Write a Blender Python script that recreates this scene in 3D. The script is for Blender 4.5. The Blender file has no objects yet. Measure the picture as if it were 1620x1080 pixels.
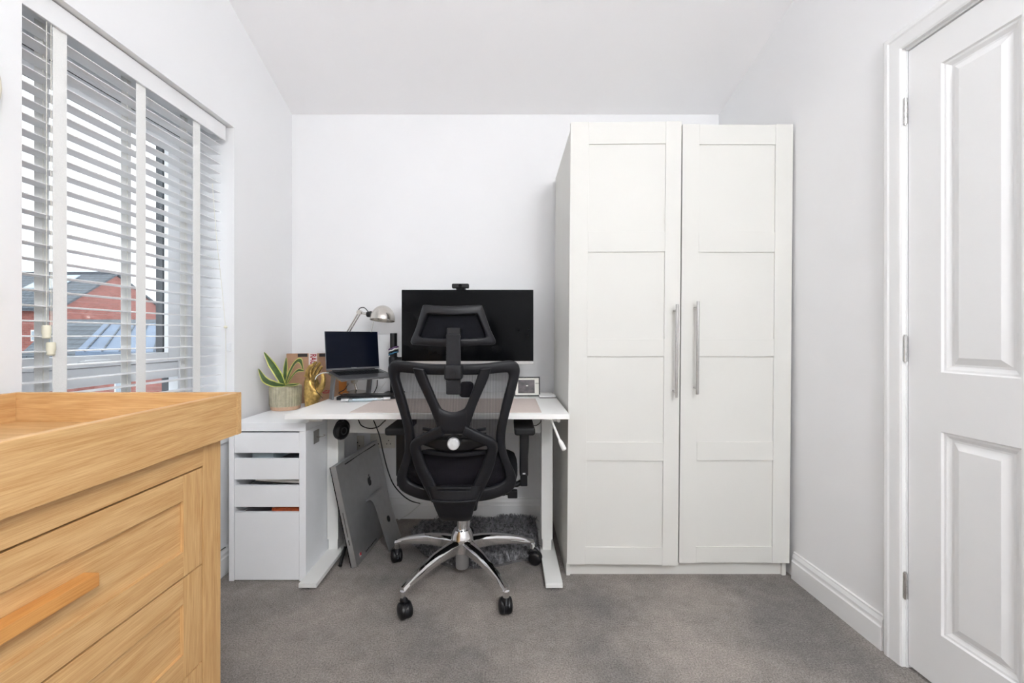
import bpy, bmesh, math, random
from mathutils import Vector, Matrix, Quaternion
random.seed(7)
sc = bpy.context.scene
COL = sc.collection
PI = math.pi

# ---------------------------------------------------------------- camera, world, exposure
FPX, VX, VY, CH = 670.0, 803.0, 532.0, 1.082        # focal length (px of a 1620 frame), vanishing point, eye height
cd = bpy.data.cameras.new('camera')
cd.sensor_width = 36.0
cd.lens = 36.0 * FPX / 1620.0
cd.shift_x = (810.0 - VX) / 1620.0
cd.shift_y = -(540.0 - VY) / 1620.0
cd.clip_start = 0.02
cd.clip_end = 300
cam = bpy.data.objects.new('camera', cd)
COL.objects.link(cam)
cam.location = (0, 0, CH)
cam.rotation_euler = (PI / 2, 0, 0)
sc.camera = cam

w = bpy.data.worlds.new('overcast_sky')
sc.world = w
w.use_nodes = True
bgn = w.node_tree.nodes['Background']
bgn.inputs[0].default_value = (0.90, 0.95, 1.0, 1)
bgn.inputs[1].default_value = 2.3

vs = sc.view_settings
vs.view_transform = 'Standard'
vs.look = 'None'
vs.gamma = 1.0
vs.use_curve_mapping = False
vs.exposure = 0.08
sc.cycles.use_denoising = True
sc.cycles.use_light_tree = False
sc.cycles.max_bounces = 9
sc.cycles.diffuse_bounces = 6
sc.cycles.transparent_max_bounces = 24

FILL_L = 58.0        # radiance of the added fill-light globe


def P(px, py, Y):
    return Vector(((px - VX) * Y / FPX, Y, CH - (py - VY) * Y / FPX))


# ---------------------------------------------------------------- materials
MATS = {}


def rgb(r, g, b):
    def f(c):
        c /= 255.0
        return c / 12.92 if c <= 0.04045 else ((c + 0.055) / 1.055) ** 2.4
    return (f(r), f(g), f(b), 1.0)


def mat(name, col, rough=0.5, metal=0.0, spec=0.5, noise=None, bump=None, coat=0.0, var=0.06):
    """plain principled material; noise=(scale) adds slight value variation; bump=(scale,strength,distance)"""
    m = bpy.data.materials.new(name)
    m.use_nodes = True
    nt = m.node_tree
    b = nt.nodes['Principled BSDF']
    b.inputs['Base Color'].default_value = col
    b.inputs['Roughness'].default_value = rough
    b.inputs['Metallic'].default_value = metal
    b.inputs['Specular IOR Level'].default_value = spec
    b.inputs['Coat Weight'].default_value = coat
    tc = nt.nodes.new('ShaderNodeTexCoord')
    if noise:
        n = nt.nodes.new('ShaderNodeTexNoise')
        n.inputs['Scale'].default_value = noise
        n.inputs['Detail'].default_value = 4
        nt.links.new(tc.outputs['Object'], n.inputs['Vector'])
        r = nt.nodes.new('ShaderNodeValToRGB')
        c1 = tuple(max(0, c * (1 - var)) for c in col[:3]) + (1,)
        c2 = tuple(min(1, c * (1 + var)) for c in col[:3]) + (1,)
        r.color_ramp.elements[0].position = 0.3
        r.color_ramp.elements[1].position = 0.7
        r.color_ramp.elements[0].color = c1
        r.color_ramp.elements[1].color = c2
        nt.links.new(n.outputs['Fac'], r.inputs['Fac'])
        nt.links.new(r.outputs['Color'], b.inputs['Base Color'])
    if bump:
        n2 = nt.nodes.new('ShaderNodeTexNoise')
        n2.inputs['Scale'].default_value = bump[0]
        n2.inputs['Detail'].default_value = 3
        nt.links.new(tc.outputs['Object'], n2.inputs['Vector'])
        bp = nt.nodes.new('ShaderNodeBump')
        bp.inputs['Strength'].default_value = bump[1]
        bp.inputs['Distance'].default_value = bump[2]
        nt.links.new(n2.outputs['Fac'], bp.inputs['Height'])
        nt.links.new(bp.outputs['Normal'], b.inputs['Normal'])
    MATS[name] = m
    return m


def wood(name, axis, light, dark, ring=9.0):
    m = bpy.data.materials.new(name)
    m.use_nodes = True
    nt = m.node_tree
    b = nt.nodes['Principled BSDF']
    b.inputs['Roughness'].default_value = 0.48
    b.inputs['Specular IOR Level'].default_value = 0.35
    tc = nt.nodes.new('ShaderNodeTexCoord')
    oi = nt.nodes.new('ShaderNodeObjectInfo')
    add = nt.nodes.new('ShaderNodeVectorMath')
    add.operation = 'ADD'
    sc_ = nt.nodes.new('ShaderNodeVectorMath')
    sc_.operation = 'SCALE'
    sc_.inputs['Scale'].default_value = 7.0
    cmb = nt.nodes.new('ShaderNodeCombineXYZ')
    for i in range(3):
        nt.links.new(oi.outputs['Random'], cmb.inputs[i])
    nt.links.new(cmb.outputs[0], sc_.inputs[0])
    nt.links.new(tc.outputs['Object'], add.inputs[0])
    nt.links.new(sc_.outputs[0], add.inputs[1])

    def mapped(lo, hi):
        mp = nt.nodes.new('ShaderNodeMapping')
        s = [hi, hi, hi]
        s[axis] = lo
        mp.inputs['Scale'].default_value = s
        nt.links.new(add.outputs[0], mp.inputs['Vector'])
        return mp
    broad = nt.nodes.new('ShaderNodeTexNoise')
    broad.inputs['Scale'].default_value = 1.0
    broad.inputs['Detail'].default_value = 3
    broad.inputs['Distortion'].default_value = 0.6
    nt.links.new(mapped(2.0, ring * 3.0).outputs[0], broad.inputs['Vector'])
    mul = nt.nodes.new('ShaderNodeMath')
    mul.operation = 'MULTIPLY'
    mul.inputs[1].default_value = 9.0
    nt.links.new(broad.outputs['Fac'], mul.inputs[0])
    sn = nt.nodes.new('ShaderNodeMath')
    sn.operation = 'PINGPONG'
    sn.inputs[1].default_value = 1.0
    nt.links.new(mul.outputs[0], sn.inputs[0])
    fine = nt.nodes.new('ShaderNodeTexNoise')
    fine.inputs['Scale'].default_value = 1.0
    fine.inputs['Detail'].default_value = 5
    fine.inputs['Roughness'].default_value = 0.65
    nt.links.new(mapped(14.0, 520.0).outputs[0], fine.inputs['Vector'])
    mx = nt.nodes.new('ShaderNodeMath')
    mx.operation = 'MULTIPLY_ADD'
    nt.links.new(sn.outputs[0], mx.inputs[0])
    mx.inputs[1].default_value = 0.20
    nt.links.new(fine.outputs['Fac'], mx.inputs[2])
    r = nt.nodes.new('ShaderNodeValToRGB')
    r.color_ramp.elements[0].position = 0.36
    r.color_ramp.elements[1].position = 0.80
    r.color_ramp.elements[0].color = dark
    r.color_ramp.elements[1].color = light
    nt.links.new(mx.outputs[0], r.inputs['Fac'])
    nt.links.new(r.outputs['Color'], b.inputs['Base Color'])
    bp = nt.nodes.new('ShaderNodeBump')
    bp.inputs['Strength'].default_value = 0.12
    bp.inputs['Distance'].default_value = 0.0006
    nt.links.new(fine.outputs['Fac'], bp.inputs['Height'])
    nt.links.new(bp.outputs['Normal'], b.inputs['Normal'])
    MATS[name] = m
    return m


mat('wall_paint', rgb(241, 241, 242), 0.75, spec=0.2, noise=3, var=0.008, bump=(220, 0.05, 0.001))
mat('ceiling_paint', rgb(250, 249, 250), 0.85, spec=0.15, noise=3, var=0.008)
mat('gloss_white', rgb(240, 240, 240), 0.32, spec=0.5, noise=5, var=0.006)
mat('laminate_white', rgb(219, 218, 213), 0.5, spec=0.3, noise=4, var=0.008)
mat('unit_white', rgb(248, 250, 253), 0.4, spec=0.45, noise=4, var=0.008)
mat('desk_white', rgb(250, 249, 247), 0.38, spec=0.5, noise=4, var=0.008)
mat('steel_white', rgb(238, 238, 235), 0.35, spec=0.5, noise=6, var=0.008)
mat('upvc', rgb(238, 240, 243), 0.3, spec=0.5, noise=4, var=0.006)
mat('anthracite', rgb(46, 50, 56), 0.5, noise=8)
mat('rubber', rgb(38, 38, 40), 0.7, noise=20)
mat('slat_white', rgb(241, 241, 242), 0.38, spec=0.45, noise=6, var=0.01)
mat('tape_cloth', rgb(240, 240, 238), 0.9, spec=0.1, noise=300, var=0.03, bump=(600, 0.2, 0.0006))
mat('cord_cream', rgb(236, 233, 222), 0.8, noise=200)
mat('ivory', rgb(240, 236, 214), 0.4, noise=20, var=0.02)
mat('chrome', (0.86, 0.86, 0.87, 1), 0.07, metal=1.0, noise=8, var=0.02)
mat('steel_hinge', (0.62, 0.61, 0.60, 1), 0.25, metal=1.0, noise=60, var=0.15)
mat('brushed_steel', (0.52, 0.51, 0.50, 1), 0.38, metal=1.0, noise=70, var=0.06)
mat('nickel', (0.62, 0.59, 0.55, 1), 0.2, metal=1.0, noise=12, var=0.05)
mat('aluminium', (0.56, 0.57, 0.58, 1), 0.42, metal=0.9, noise=30, var=0.04)
mat('space_grey', (0.17, 0.175, 0.185, 1), 0.4, metal=0.8, noise=30, var=0.05)
mat('stand_grey', rgb(128, 131, 136), 0.45, metal=0.3, noise=20, var=0.04)
mat('black_plastic', rgb(16, 17, 22), 0.44, spec=0.36, noise=60, var=0.12, bump=(900, 0.15, 0.0004))
mat('black_smooth', rgb(18, 18, 21), 0.35, spec=0.4, noise=20, var=0.1)
mat('black_fabric', rgb(19, 20, 25), 0.9, spec=0.15, noise=250, var=0.25, bump=(700, 0.4, 0.001))
mat('black_rubber', rgb(19, 19, 21), 0.7, noise=40)
mat('screen_black', rgb(7, 8, 10), 0.12, spec=0.09, noise=2, var=0.1)
mat('laptop_screen', rgb(13, 18, 31), 0.12, spec=0.1, noise=2, var=0.2)
mat('knob_grey', rgb(205, 205, 206), 0.35, noise=20, var=0.02)
mat('desk_mat', rgb(212, 199, 192), 0.7, spec=0.2, noise=120, var=0.03)
mat('cardboard', rgb(178, 142, 116), 0.85, spec=0.1, noise=25, var=0.07)
mat('cardboard_inside', rgb(198, 128, 70), 0.85, spec=0.1, noise=25, var=0.08)
mat('tape_white', rgb(232, 222, 220), 0.5, noise=20, var=0.02)
mat('print_red', rgb(172, 30, 48), 0.6, noise=50)
mat('print_black', rgb(46, 40, 38), 0.6, noise=50, var=0.2)
mat('paper', rgb(240, 238, 230), 0.8, noise=30, var=0.02)
mat('paper_blue', rgb(206, 222, 230), 0.7, noise=30, var=0.03)
mat('orange', rgb(196, 96, 52), 0.6, noise=90, var=0.3)
mat('gold', (0.47, 0.31, 0.10, 1), 0.36, metal=0.85, noise=70, var=0.35, bump=(160, 0.35, 0.003))
mat('pot_glaze', rgb(174, 168, 144), 0.5, noise=40, var=0.2)
mat('terracotta', rgb(204, 172, 146), 0.8, noise=60, var=0.08)
mat('soil', rgb(60, 46, 36), 0.95, noise=120, var=0.4)
mat('leaf_green', rgb(62, 88, 40), 0.45, noise=30, var=0.35)
mat('leaf_yellow', rgb(206, 206, 110), 0.5, noise=30, var=0.15)
mat('socket_white', rgb(228, 224, 214), 0.4, noise=10, var=0.02)
mat('photo_print', rgb(70, 62, 64), 0.35, noise=38, var=0.9)
mat('wicker', rgb(226, 218, 202), 0.8, noise=60, var=0.1)
mat('fur_grey', rgb(128, 128, 131), 0.95, spec=0.05, noise=55, var=0.75)
mat('fur_backing', rgb(96, 95, 96), 0.95, spec=0.05, noise=30, var=0.2)
mat('band_purple', rgb(96, 70, 110), 0.8, noise=90, var=0.4)
mat('band_blue', rgb(60, 110, 140), 0.8, noise=90, var=0.3)
mat('cable_black', rgb(18, 18, 20), 0.5, noise=40)
mat('cable_white', rgb(225, 225, 222), 0.5, noise=40, var=0.02)
mat('slate', rgb(112, 122, 132), 0.7, noise=3, var=0.15)
mat('slate_light', rgb(110, 126, 148), 0.6, noise=2, var=0.1)
mat('ridge_tile', rgb(78, 84, 92), 0.8, noise=6)
mat('solar', rgb(165, 178, 190), 0.3, noise=2, var=0.05)
mat('tarmac', rgb(120, 120, 120), 0.95, noise=1.0, var=0.1)
mat('fill_lamp_metal', rgb(236, 236, 236), 0.4, noise=8, var=0.01)
wood('oak_y', 1, rgb(212, 174, 123), rgb(184, 139, 86))
wood('oak_z', 2, rgb(212, 174, 122), rgb(182, 137, 84))
wood('oak_x', 0, rgb(212, 174, 123), rgb(184, 139, 86))
wood('oak_handle', 1, rgb(206, 150, 86), rgb(184, 122, 62), ring=6)


def slate_rows(name, rows, base):
    """horizontal courses on a far roof"""
    m = MATS[name]
    nt = m.node_tree
    b = nt.nodes['Principled BSDF']
    tc = nt.nodes.new('ShaderNodeTexCoord')
    wv = nt.nodes.new('ShaderNodeTexBrick')
    wv.inputs['Scale'].default_value = rows
    wv.inputs['Color1'].default_value = base
    wv.inputs['Color2'].default_value = tuple(c * 0.82 for c in base[:3]) + (1,)
    wv.inputs['Mortar'].default_value = tuple(c * 0.45 for c in base[:3]) + (1,)
    wv.inputs['Mortar Size'].default_value = 0.03
    mp = nt.nodes.new('ShaderNodeMapping')
    nt.links.new(tc.outputs['Object'], mp.inputs['Vector'])
    sep = nt.nodes.new('ShaderNodeSeparateXYZ')
    cmb = nt.nodes.new('ShaderNodeCombineXYZ')
    nt.links.new(mp.outputs[0], sep.inputs[0])
    nt.links.new(sep.outputs['X'], cmb.inputs['X'])
    nt.links.new(sep.outputs['Z'], cmb.inputs['Y'])
    nt.links.new(cmb.outputs[0], wv.inputs['Vector'])
    nt.links.new(wv.outputs['Color'], b.inputs['Base Color'])


slate_rows('slate', 1.6, rgb(94, 102, 110))


def brick_mat():
    m = bpy.data.materials.new('brick')
    m.use_nodes = True
    nt = m.node_tree
    b = nt.nodes['Principled BSDF']
    b.inputs['Roughness'].default_value = 0.9
    tc = nt.nodes.new('ShaderNodeTexCoord')
    sep = nt.nodes.new('ShaderNodeSeparateXYZ')
    cmb = nt.nodes.new('ShaderNodeCombineXYZ')
    ad = nt.nodes.new('ShaderNodeMath')
    ad.operation = 'ADD'
    nt.links.new(tc.outputs['Object'], sep.inputs[0])
    nt.links.new(sep.outputs['X'], ad.inputs[0])
    nt.links.new(sep.outputs['Y'], ad.inputs[1])
    nt.links.new(ad.outputs[0], cmb.inputs['X'])
    nt.links.new(sep.outputs['Z'], cmb.inputs['Y'])
    br = nt.nodes.new('ShaderNodeTexBrick')
    br.inputs['Scale'].default_value = 2.6
    br.inputs['Color1'].default_value = rgb(170, 106, 97)
    br.inputs['Color2'].default_value = rgb(150, 91, 83)
    br.inputs['Mortar'].default_value = rgb(152, 126, 118)
    br.inputs['Mortar Size'].default_value = 0.015
    nt.links.new(cmb.outputs[0], br.inputs['Vector'])
    nt.links.new(br.outputs['Color'], b.inputs['Base Color'])
    MATS['brick'] = m


brick_mat()


def carpet_mat():
    m = bpy.data.materials.new('carpet')
    m.use_nodes = True
    nt = m.node_tree
    b = nt.nodes['Principled BSDF']
    b.inputs['Roughness'].default_value = 0.97
    b.inputs['Specular IOR Level'].default_value = 0.05
    tc = nt.nodes.new('ShaderNodeTexCoord')

    def nz(scale, det, rough=0.5):
        n = nt.nodes.new('ShaderNodeTexNoise')
        n.inputs['Scale'].default_value = scale
        n.inputs['Detail'].default_value = det
        n.inputs['Roughness'].default_value = rough
        nt.links.new(tc.outputs['Object'], n.inputs['Vector'])
        return n
    big, mid, fine = nz(2.2, 4), nz(22, 4, 0.6), nz(190, 3, 0.75)
    r1 = nt.nodes.new('ShaderNodeValToRGB')
    r1.color_ramp.elements[0].position = 0.36
    r1.color_ramp.elements[1].position = 0.62
    r1.color_ramp.elements[0].color = rgb(130, 126, 123)
    r1.color_ramp.elements[1].color = rgb(164, 156, 150)
    nt.links.new(big.outputs['Fac'], r1.inputs['Fac'])

    def mult(src, fac_src, lo, hi):
        mr = nt.nodes.new('ShaderNodeMapRange')
        mr.inputs['From Min'].default_value = 0.25
        mr.inputs['From Max'].default_value = 0.75
        mr.inputs['To Min'].default_value = lo
        mr.inputs['To Max'].default_value = hi
        nt.links.new(fac_src, mr.inputs['Value'])
        vm = nt.nodes.new('ShaderNodeVectorMath')
        vm.operation = 'SCALE'
        nt.links.new(src, vm.inputs[0])
        nt.links.new(mr.outputs[0], vm.inputs['Scale'])
        return vm.outputs[0]
    c = mult(r1.outputs['Color'], mid.outputs['Fac'], 0.86, 1.12)
    c = mult(c, fine.outputs['Fac'], 0.42, 1.55)
    nt.links.new(c, b.inputs['Base Color'])
    bp = nt.nodes.new('ShaderNodeBump')
    bp.inputs['Strength'].default_value = 0.8
    bp.inputs['Distance'].default_value = 0.006
    nt.links.new(fine.outputs['Fac'], bp.inputs['Height'])
    nt.links.new(bp.outputs['Normal'], b.inputs['Normal'])
    MATS['carpet'] = m


carpet_mat()


def see_through(name, col, alpha_opaque, stripes=None, gloss=None):
    """transparent mix: glass pane or woven mesh"""
    m = bpy.data.materials.new(name)
    m.use_nodes = True
    nt = m.node_tree
    nt.nodes.remove(nt.nodes['Principled BSDF'])
    out = nt.nodes['Material Output']
    tr = nt.nodes.new('ShaderNodeBsdfTransparent')
    mx = nt.nodes.new('ShaderNodeMixShader')
    if gloss is not None:
        s = nt.nodes.new('ShaderNodeBsdfGlossy')
        s.inputs['Roughness'].default_value = 0.02
        s.inputs['Color'].default_value = (1, 1, 1, 1)
        tr.inputs['Color'].default_value = col
        mx.inputs[0].default_value = gloss
    else:
        s = nt.nodes.new('ShaderNodeBsdfDiffuse')
        s.inputs['Color'].default_value = col
        mx.inputs[0].default_value = alpha_opaque
    if stripes:
        tc = nt.nodes.new('ShaderNodeTexCoord')
        wv = nt.nodes.new('ShaderNodeTexWave')
        wv.bands_direction = 'X'
        wv.inputs['Scale'].default_value = stripes
        wv.inputs['Distortion'].default_value = 0.6
        wv.inputs['Detail'].default_value = 1
        nt.links.new(tc.outputs['Object'], wv.inputs['Vector'])
        mr = nt.nodes.new('ShaderNodeMapRange')
        mr.inputs['To Min'].default_value = alpha_opaque - 0.10
        mr.inputs['To Max'].default_value = alpha_opaque + 0.10
        nt.links.new(wv.outputs['Color'], mr.inputs['Value'])
        nt.links.new(mr.outputs[0], mx.inputs[0])
    nt.links.new(tr.outputs[0], mx.inputs[1])
    nt.links.new(s.outputs[0], mx.inputs[2])
    nt.links.new(mx.outputs[0], out.inputs['Surface'])
    MATS[name] = m


see_through('glass', (0.97, 0.985, 0.99, 1), 0.0, gloss=0.05)
see_through('clear_plastic', (0.80, 0.88, 0.92, 1), 0.0, gloss=0.30)
see_through('back_mesh', rgb(40, 38, 43), 0.64, stripes=55)


def emit_mat(name, col, strength):
    m = bpy.data.materials.new(name)
    m.use_nodes = True
    b = m.node_tree.nodes['Principled BSDF']
    b.inputs['Base Color'].default_value = col
    b.inputs['Emission Color'].default_value = col
    b.inputs['Emission Strength'].default_value = strength
    MATS[name] = m




# ---------------------------------------------------------------- mesh helpers
def catmull(pts, n=6, closed=False):
    pts = [Vector(p) for p in pts]
    out = []
    L = len(pts)
    segs = L if closed else L - 1
    for i in range(segs):
        if closed:
            p0, p1, p2, p3 = pts[(i - 1) % L], pts[i], pts[(i + 1) % L], pts[(i + 2) % L]
        else:
            p0, p1, p2, p3 = pts[max(i - 1, 0)], pts[i], pts[i + 1], pts[min(i + 2, L - 1)]
        for k in range(n):
            t = k / n
            out.append(0.5 * ((2 * p1) + (p2 - p0) * t + (2 * p0 - 5 * p1 + 4 * p2 - p3) * t * t + (3 * p1 - p0 - 3 * p2 + p3) * t ** 3))
    if not closed:
        out.append(pts[-1])
    return out


class MB:
    def __init__(self):
        self.v, self.f, self.mi = [], [], []

    def add(self, vs_, fs_, m=0):
        o = len(self.v)
        self.v += [Vector(p) for p in vs_]
        self.f += [[i + o for i in f] for f in fs_]
        self.mi += [m] * len(fs_)
        return self

    def hexa(self, c, m=0):
        return self.add(c, [[3, 2, 1, 0], [4, 5, 6, 7], [0, 1, 5, 4], [1, 2, 6, 5], [2, 3, 7, 6], [3, 0, 4, 7]], m)

    def box(self, x0, x1, y0, y1, z0, z1, m=0):
        return self.hexa([(x0, y0, z0), (x1, y0, z0), (x1, y1, z0), (x0, y1, z0), (x0, y0, z1), (x1, y0, z1), (x1, y1, z1), (x0, y1, z1)], m)

    def obox(self, c, ax, ay, az, m=0):
        """oriented box: centre and three half-axis vectors"""
        c, ax, ay, az = map(Vector, (c, ax, ay, az))
        return self.hexa([c - ax - ay - az, c + ax - ay - az, c + ax + ay - az, c - ax + ay - az,
                          c - ax - ay + az, c + ax - ay + az, c + ax + ay + az, c - ax + ay + az], m)

    def tube(self, pts, r, n=10, m=0, closed=False):
        pts = [Vector(p) for p in pts]
        L = len(pts)
        rs = r if isinstance(r, (list, tuple)) else [r] * L
        ref = None
        vs_, fs_ = [], []
        for i, p in enumerate(pts):
            if closed:
                t = pts[(i + 1) % L] - pts[(i - 1) % L]
            else:
                t = pts[min(i + 1, L - 1)] - pts[max(i - 1, 0)]
            t.normalize()
            if ref is None:
                a = Vector((0, 0, 1)) if abs(t.z) < 0.9 else Vector((1, 0, 0))
                ref = t.cross(a).normalized()
            ref = (ref - t * ref.dot(t)).normalized()
            b = t.cross(ref)
            for k in range(n):
                a = 2 * PI * k / n
                vs_.append(p + (ref * math.cos(a) + b * math.sin(a)) * rs[i])
        for i in range(L if closed else L - 1):
            j = (i + 1) % L
            for k in range(n):
                fs_.append([i * n + k, i * n + (k + 1) % n, j * n + (k + 1) % n, j * n + k])
        if not closed:
            fs_.append(list(range(n))[::-1])
            fs_.append([(L - 1) * n + k for k in range(n)])
        return self.add(vs_, fs_, m)

    def cyl(self, p0, p1, r, r1=None, n=20, m=0):
        return self.tube([p0, p1], [r, r if r1 is None else r1], n, m)

    def lathe(self, prof, c, n=32, m=0, rot=None, ripple=None, cap=True):
        """profile [(r,z)], axis z through c; rot = 3x3 turning the axis"""
        c = Vector(c)
        vs_, fs_ = [], []
        for (r, z) in prof:
            for k in range(n):
                a = 2 * PI * k / n
                rr = r * (1 + (ripple[1] * math.cos(ripple[0] * a) if ripple else 0))
                p = Vector((rr * math.cos(a), rr * math.sin(a), z))
                vs_.append(c + (rot @ p if rot else p))
        for i in range(len(prof) - 1):
            for k in range(n):
                fs_.append([i * n + k, i * n + (k + 1) % n, (i + 1) * n + (k + 1) % n, (i + 1) * n + k])
        if cap:
            fs_.append(list(range(n))[::-1])
            fs_.append([(len(prof) - 1) * n + k for k in range(n)])
        return self.add(vs_, fs_, m)

    def band(self, A, B, th, closed=False, nrm=None, k=12, e=0.55, m=0):
        """solid strip between two edges A and B with a rounded section of thickness th"""
        L = len(A)
        vs_, fs_ = [], []
        for i in range(L):
            a, b = Vector(A[i]), Vector(B[i])
            c = (a + b) / 2
            u = (b - a) / 2
            if nrm is None:
                if closed:
                    t = (Vector(A[(i + 1) % L]) + Vector(B[(i + 1) % L])) - (Vector(A[i - 1]) + Vector(B[i - 1]))
                else:
                    i0, i1 = max(i - 1, 0), min(i + 1, L - 1)
                    t = (Vector(A[i1]) + Vector(B[i1])) - (Vector(A[i0]) + Vector(B[i0]))
                v = u.cross(t).normalized()
            else:
                v = Vector(nrm)
            h = (th[i] if isinstance(th, (list, tuple)) else th) / 2
            for q in range(k):
                an = 2 * PI * q / k
                cx, sx = math.cos(an), math.sin(an)
                cx = math.copysign(abs(cx) ** e, cx)
                sx = math.copysign(abs(sx) ** e, sx)
                vs_.append(c + u * cx + v * h * sx)
        for i in range(L if closed else L - 1):
            j = (i + 1) % L
            for q in range(k):
                fs_.append([i * k + q, i * k + (q + 1) % k, j * k + (q + 1) % k, j * k + q])
        if not closed:
            fs_.append(list(range(k))[::-1])
            fs_.append([(L - 1) * k + q for q in range(k)])
        return self.add(vs_, fs_, m)

    def prism(self, poly, d, m=0):
        """closed polygon (3-D points) extruded by vector d"""
        n = len(poly)
        a = [Vector(p) for p in poly]
        b = [p + Vector(d) for p in a]
        fs_ = [list(range(n))[::-1], [n + i for i in range(n)]]
        fs_ += [[i, (i + 1) % n, n + (i + 1) % n, n + i] for i in range(n)]
        return self.add(a + b, fs_, m)

    def build(self, name, mats, parent=None, bevel=0.0, seg=2, smooth=35, origin=None, recalc=True):
        org = Vector(origin) if origin is not None else None
        if org is None:
            if parent is not None:
                org = ORG[parent.name]
            else:
                xs = [p.x for p in self.v]
                ys = [p.y for p in self.v]
                zs = [p.z for p in self.v]
                org = Vector(((min(xs) + max(xs)) / 2, (min(ys) + max(ys)) / 2, min(zs)))
        me = bpy.data.meshes.new(name)
        me.from_pydata([tuple(p - org) for p in self.v], [], self.f)
        if not isinstance(mats, (list, tuple)):
            mats = [mats]
        for mm in mats:
            me.materials.append(MATS[mm])
        for p, i in zip(me.polygons, self.mi):
            p.material_index = i
        bm = bmesh.new()
        bm.from_mesh(me)
        if recalc:
            bmesh.ops.recalc_face_normals(bm, faces=bm.faces)
        if bevel > 0:
            es = [e_ for e_ in bm.edges if len(e_.link_faces) == 2 and e_.calc_face_angle(0) > math.radians(40)]
            bmesh.ops.bevel(bm, geom=es, offset=bevel, segments=seg, affect='EDGES', profile=0.5, clamp_overlap=True)
        bm.to_mesh(me)
        bm.free()
        if smooth:
            for p in me.polygons:
                p.use_smooth = True
            me.set_sharp_from_angle(angle=math.radians(smooth))
        o = bpy.data.objects.new(name, me)
        COL.objects.link(o)
        if bevel > 0:
            o.modifiers.new('face_normals', 'WEIGHTED_NORMAL').keep_sharp = True
        if parent is not None:
            o.parent = parent
            if origin is not None:
                o.location = org - ORG[parent.name]
            ORG[o.name] = org
        else:
            o.location = org
            ORG[o.name] = org
        return o


ORG = {}


def tag(o, label, cat, group=None, kind=None):
    o['label'] = label
    o['category'] = cat
    if group:
        o['group'] = group
    if kind:
        o['kind'] = kind
    return o


def thing(name, loc, label, cat, group=None):
    o = bpy.data.objects.new(name, None)
    COL.objects.link(o)
    o.empty_display_size = 0.05
    o.location = loc
    ORG[o.name] = Vector(loc)
    return tag(o, label, cat, group)


def struct(o, label=None, cat=None):
    o['kind'] = 'structure'
    if label:
        o['label'] = label
    if cat:
        o['category'] = cat
    return o


def copy_piece(src, parent, shift):
    """same mesh again, moved by a vector in its parent's space"""
    c = src.copy()
    COL.objects.link(c)
    c.parent = parent
    c.location = Vector(src.location) + Vector(shift)
    ORG[c.name] = ORG[src.name] + Vector(shift)
    return c


def text_part(name, body, size, M, m, parent, ext=0.0002, bold=False):
    cu = bpy.data.curves.new(name, 'FONT')
    cu.body = body
    cu.size = size
    cu.extrude = ext
    cu.align_x = 'CENTER'
    cu.align_y = 'CENTER'
    if bold:
        cu.offset = size * 0.022
    t = bpy.data.objects.new(name + '_tmp', cu)
    COL.objects.link(t)
    dg = bpy.context.evaluated_depsgraph_get()
    me = bpy.data.meshes.new_from_object(t.evaluated_get(dg))
    bpy.data.objects.remove(t)
    bpy.data.curves.remove(cu)
    org = ORG[parent.name]
    me.transform(Matrix.Translation(-org) @ M)
    me.materials.clear()
    me.materials.append(MATS[m])
    o = bpy.data.objects.new(name, me)
    COL.objects.link(o)
    o.parent = parent
    ORG[o.name] = org
    return o


def frame_matrix(c, ux, uy):
    ux = Vector(ux).normalized()
    uy = (Vector(uy) - ux * Vector(uy).dot(ux)).normalized()
    uz = ux.cross(uy)
    M = Matrix((ux, uy, uz)).transposed().to_4x4()
    M.translation = Vector(c)
    return M


# ---------------------------------------------------------------- the room shell
YB = 2.53                     # back wall
WT = 3.3                      # wall height (the sloped ceiling cuts it off)
LS, RS = 0.018, 0.037         # the side walls splay a little towards the camera
L0, R0 = -1.287, 1.262
nl = math.hypot(1, LS)
nr = math.hypot(1, RS)


def LW(t, d, z):
    """left wall frame: t metres from the back corner towards the camera, d into the room"""
    return Vector((L0 - LS * t / nl + d / nl, YB - t / nl - LS * d / nl, z))


def RW(t, d, z):
    return Vector((R0 + RS * t / nr - d / nr, YB - t / nr - RS * d / nr, z))


def fbox(mb, F, t0, t1, d0, d1, z0, z1, m=0):
    return mb.hexa([F(t0, d0, z0), F(t1, d0, z0), F(t1, d1, z0), F(t0, d1, z0),
                    F(t0, d0, z1), F(t1, d0, z1), F(t1, d1, z1), F(t0, d1, z1)], m)


YF = -1.7
mb = MB().box(-1.9, 1.9, YF - 0.2, YB + 0.3, -0.12, 0.0)
struct(mb.build('floor', 'carpet', origin=(0, 0, 0), smooth=0), 'grey carpeted floor of the room', 'floor')
mb = MB().box(-1.7, 1.7, YB, YB + 0.2, 0, WT)
struct(mb.build('wall_back', 'wall_paint', smooth=0), 'plain white back wall behind the desk', 'wall')
mb = MB().box(-1.7, 1.7, YF - 0.2, YF, 0, WT)
struct(mb.build('wall_front', 'wall_paint', smooth=0), 'plain white wall behind the viewer', 'wall')
# left wall with the window opening
TW0, TW1, ZW0, ZW1 = 0.521, 1.386, 0.60, 2.072
WD = 0.30
mb = MB()
fbox(mb, LW, -0.2, TW0, -WD, 0, 0, WT)
fbox(mb, LW, TW1, 4.45, -WD, 0, 0, WT)
fbox(mb, LW, TW0, TW1, -WD, 0, 0, ZW0)
fbox(mb, LW, TW0, TW1, -WD, 0, ZW1, WT)
struct(mb.build('wall_left', 'wall_paint', smooth=0), 'white wall on the left with the window opening', 'wall')
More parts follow.
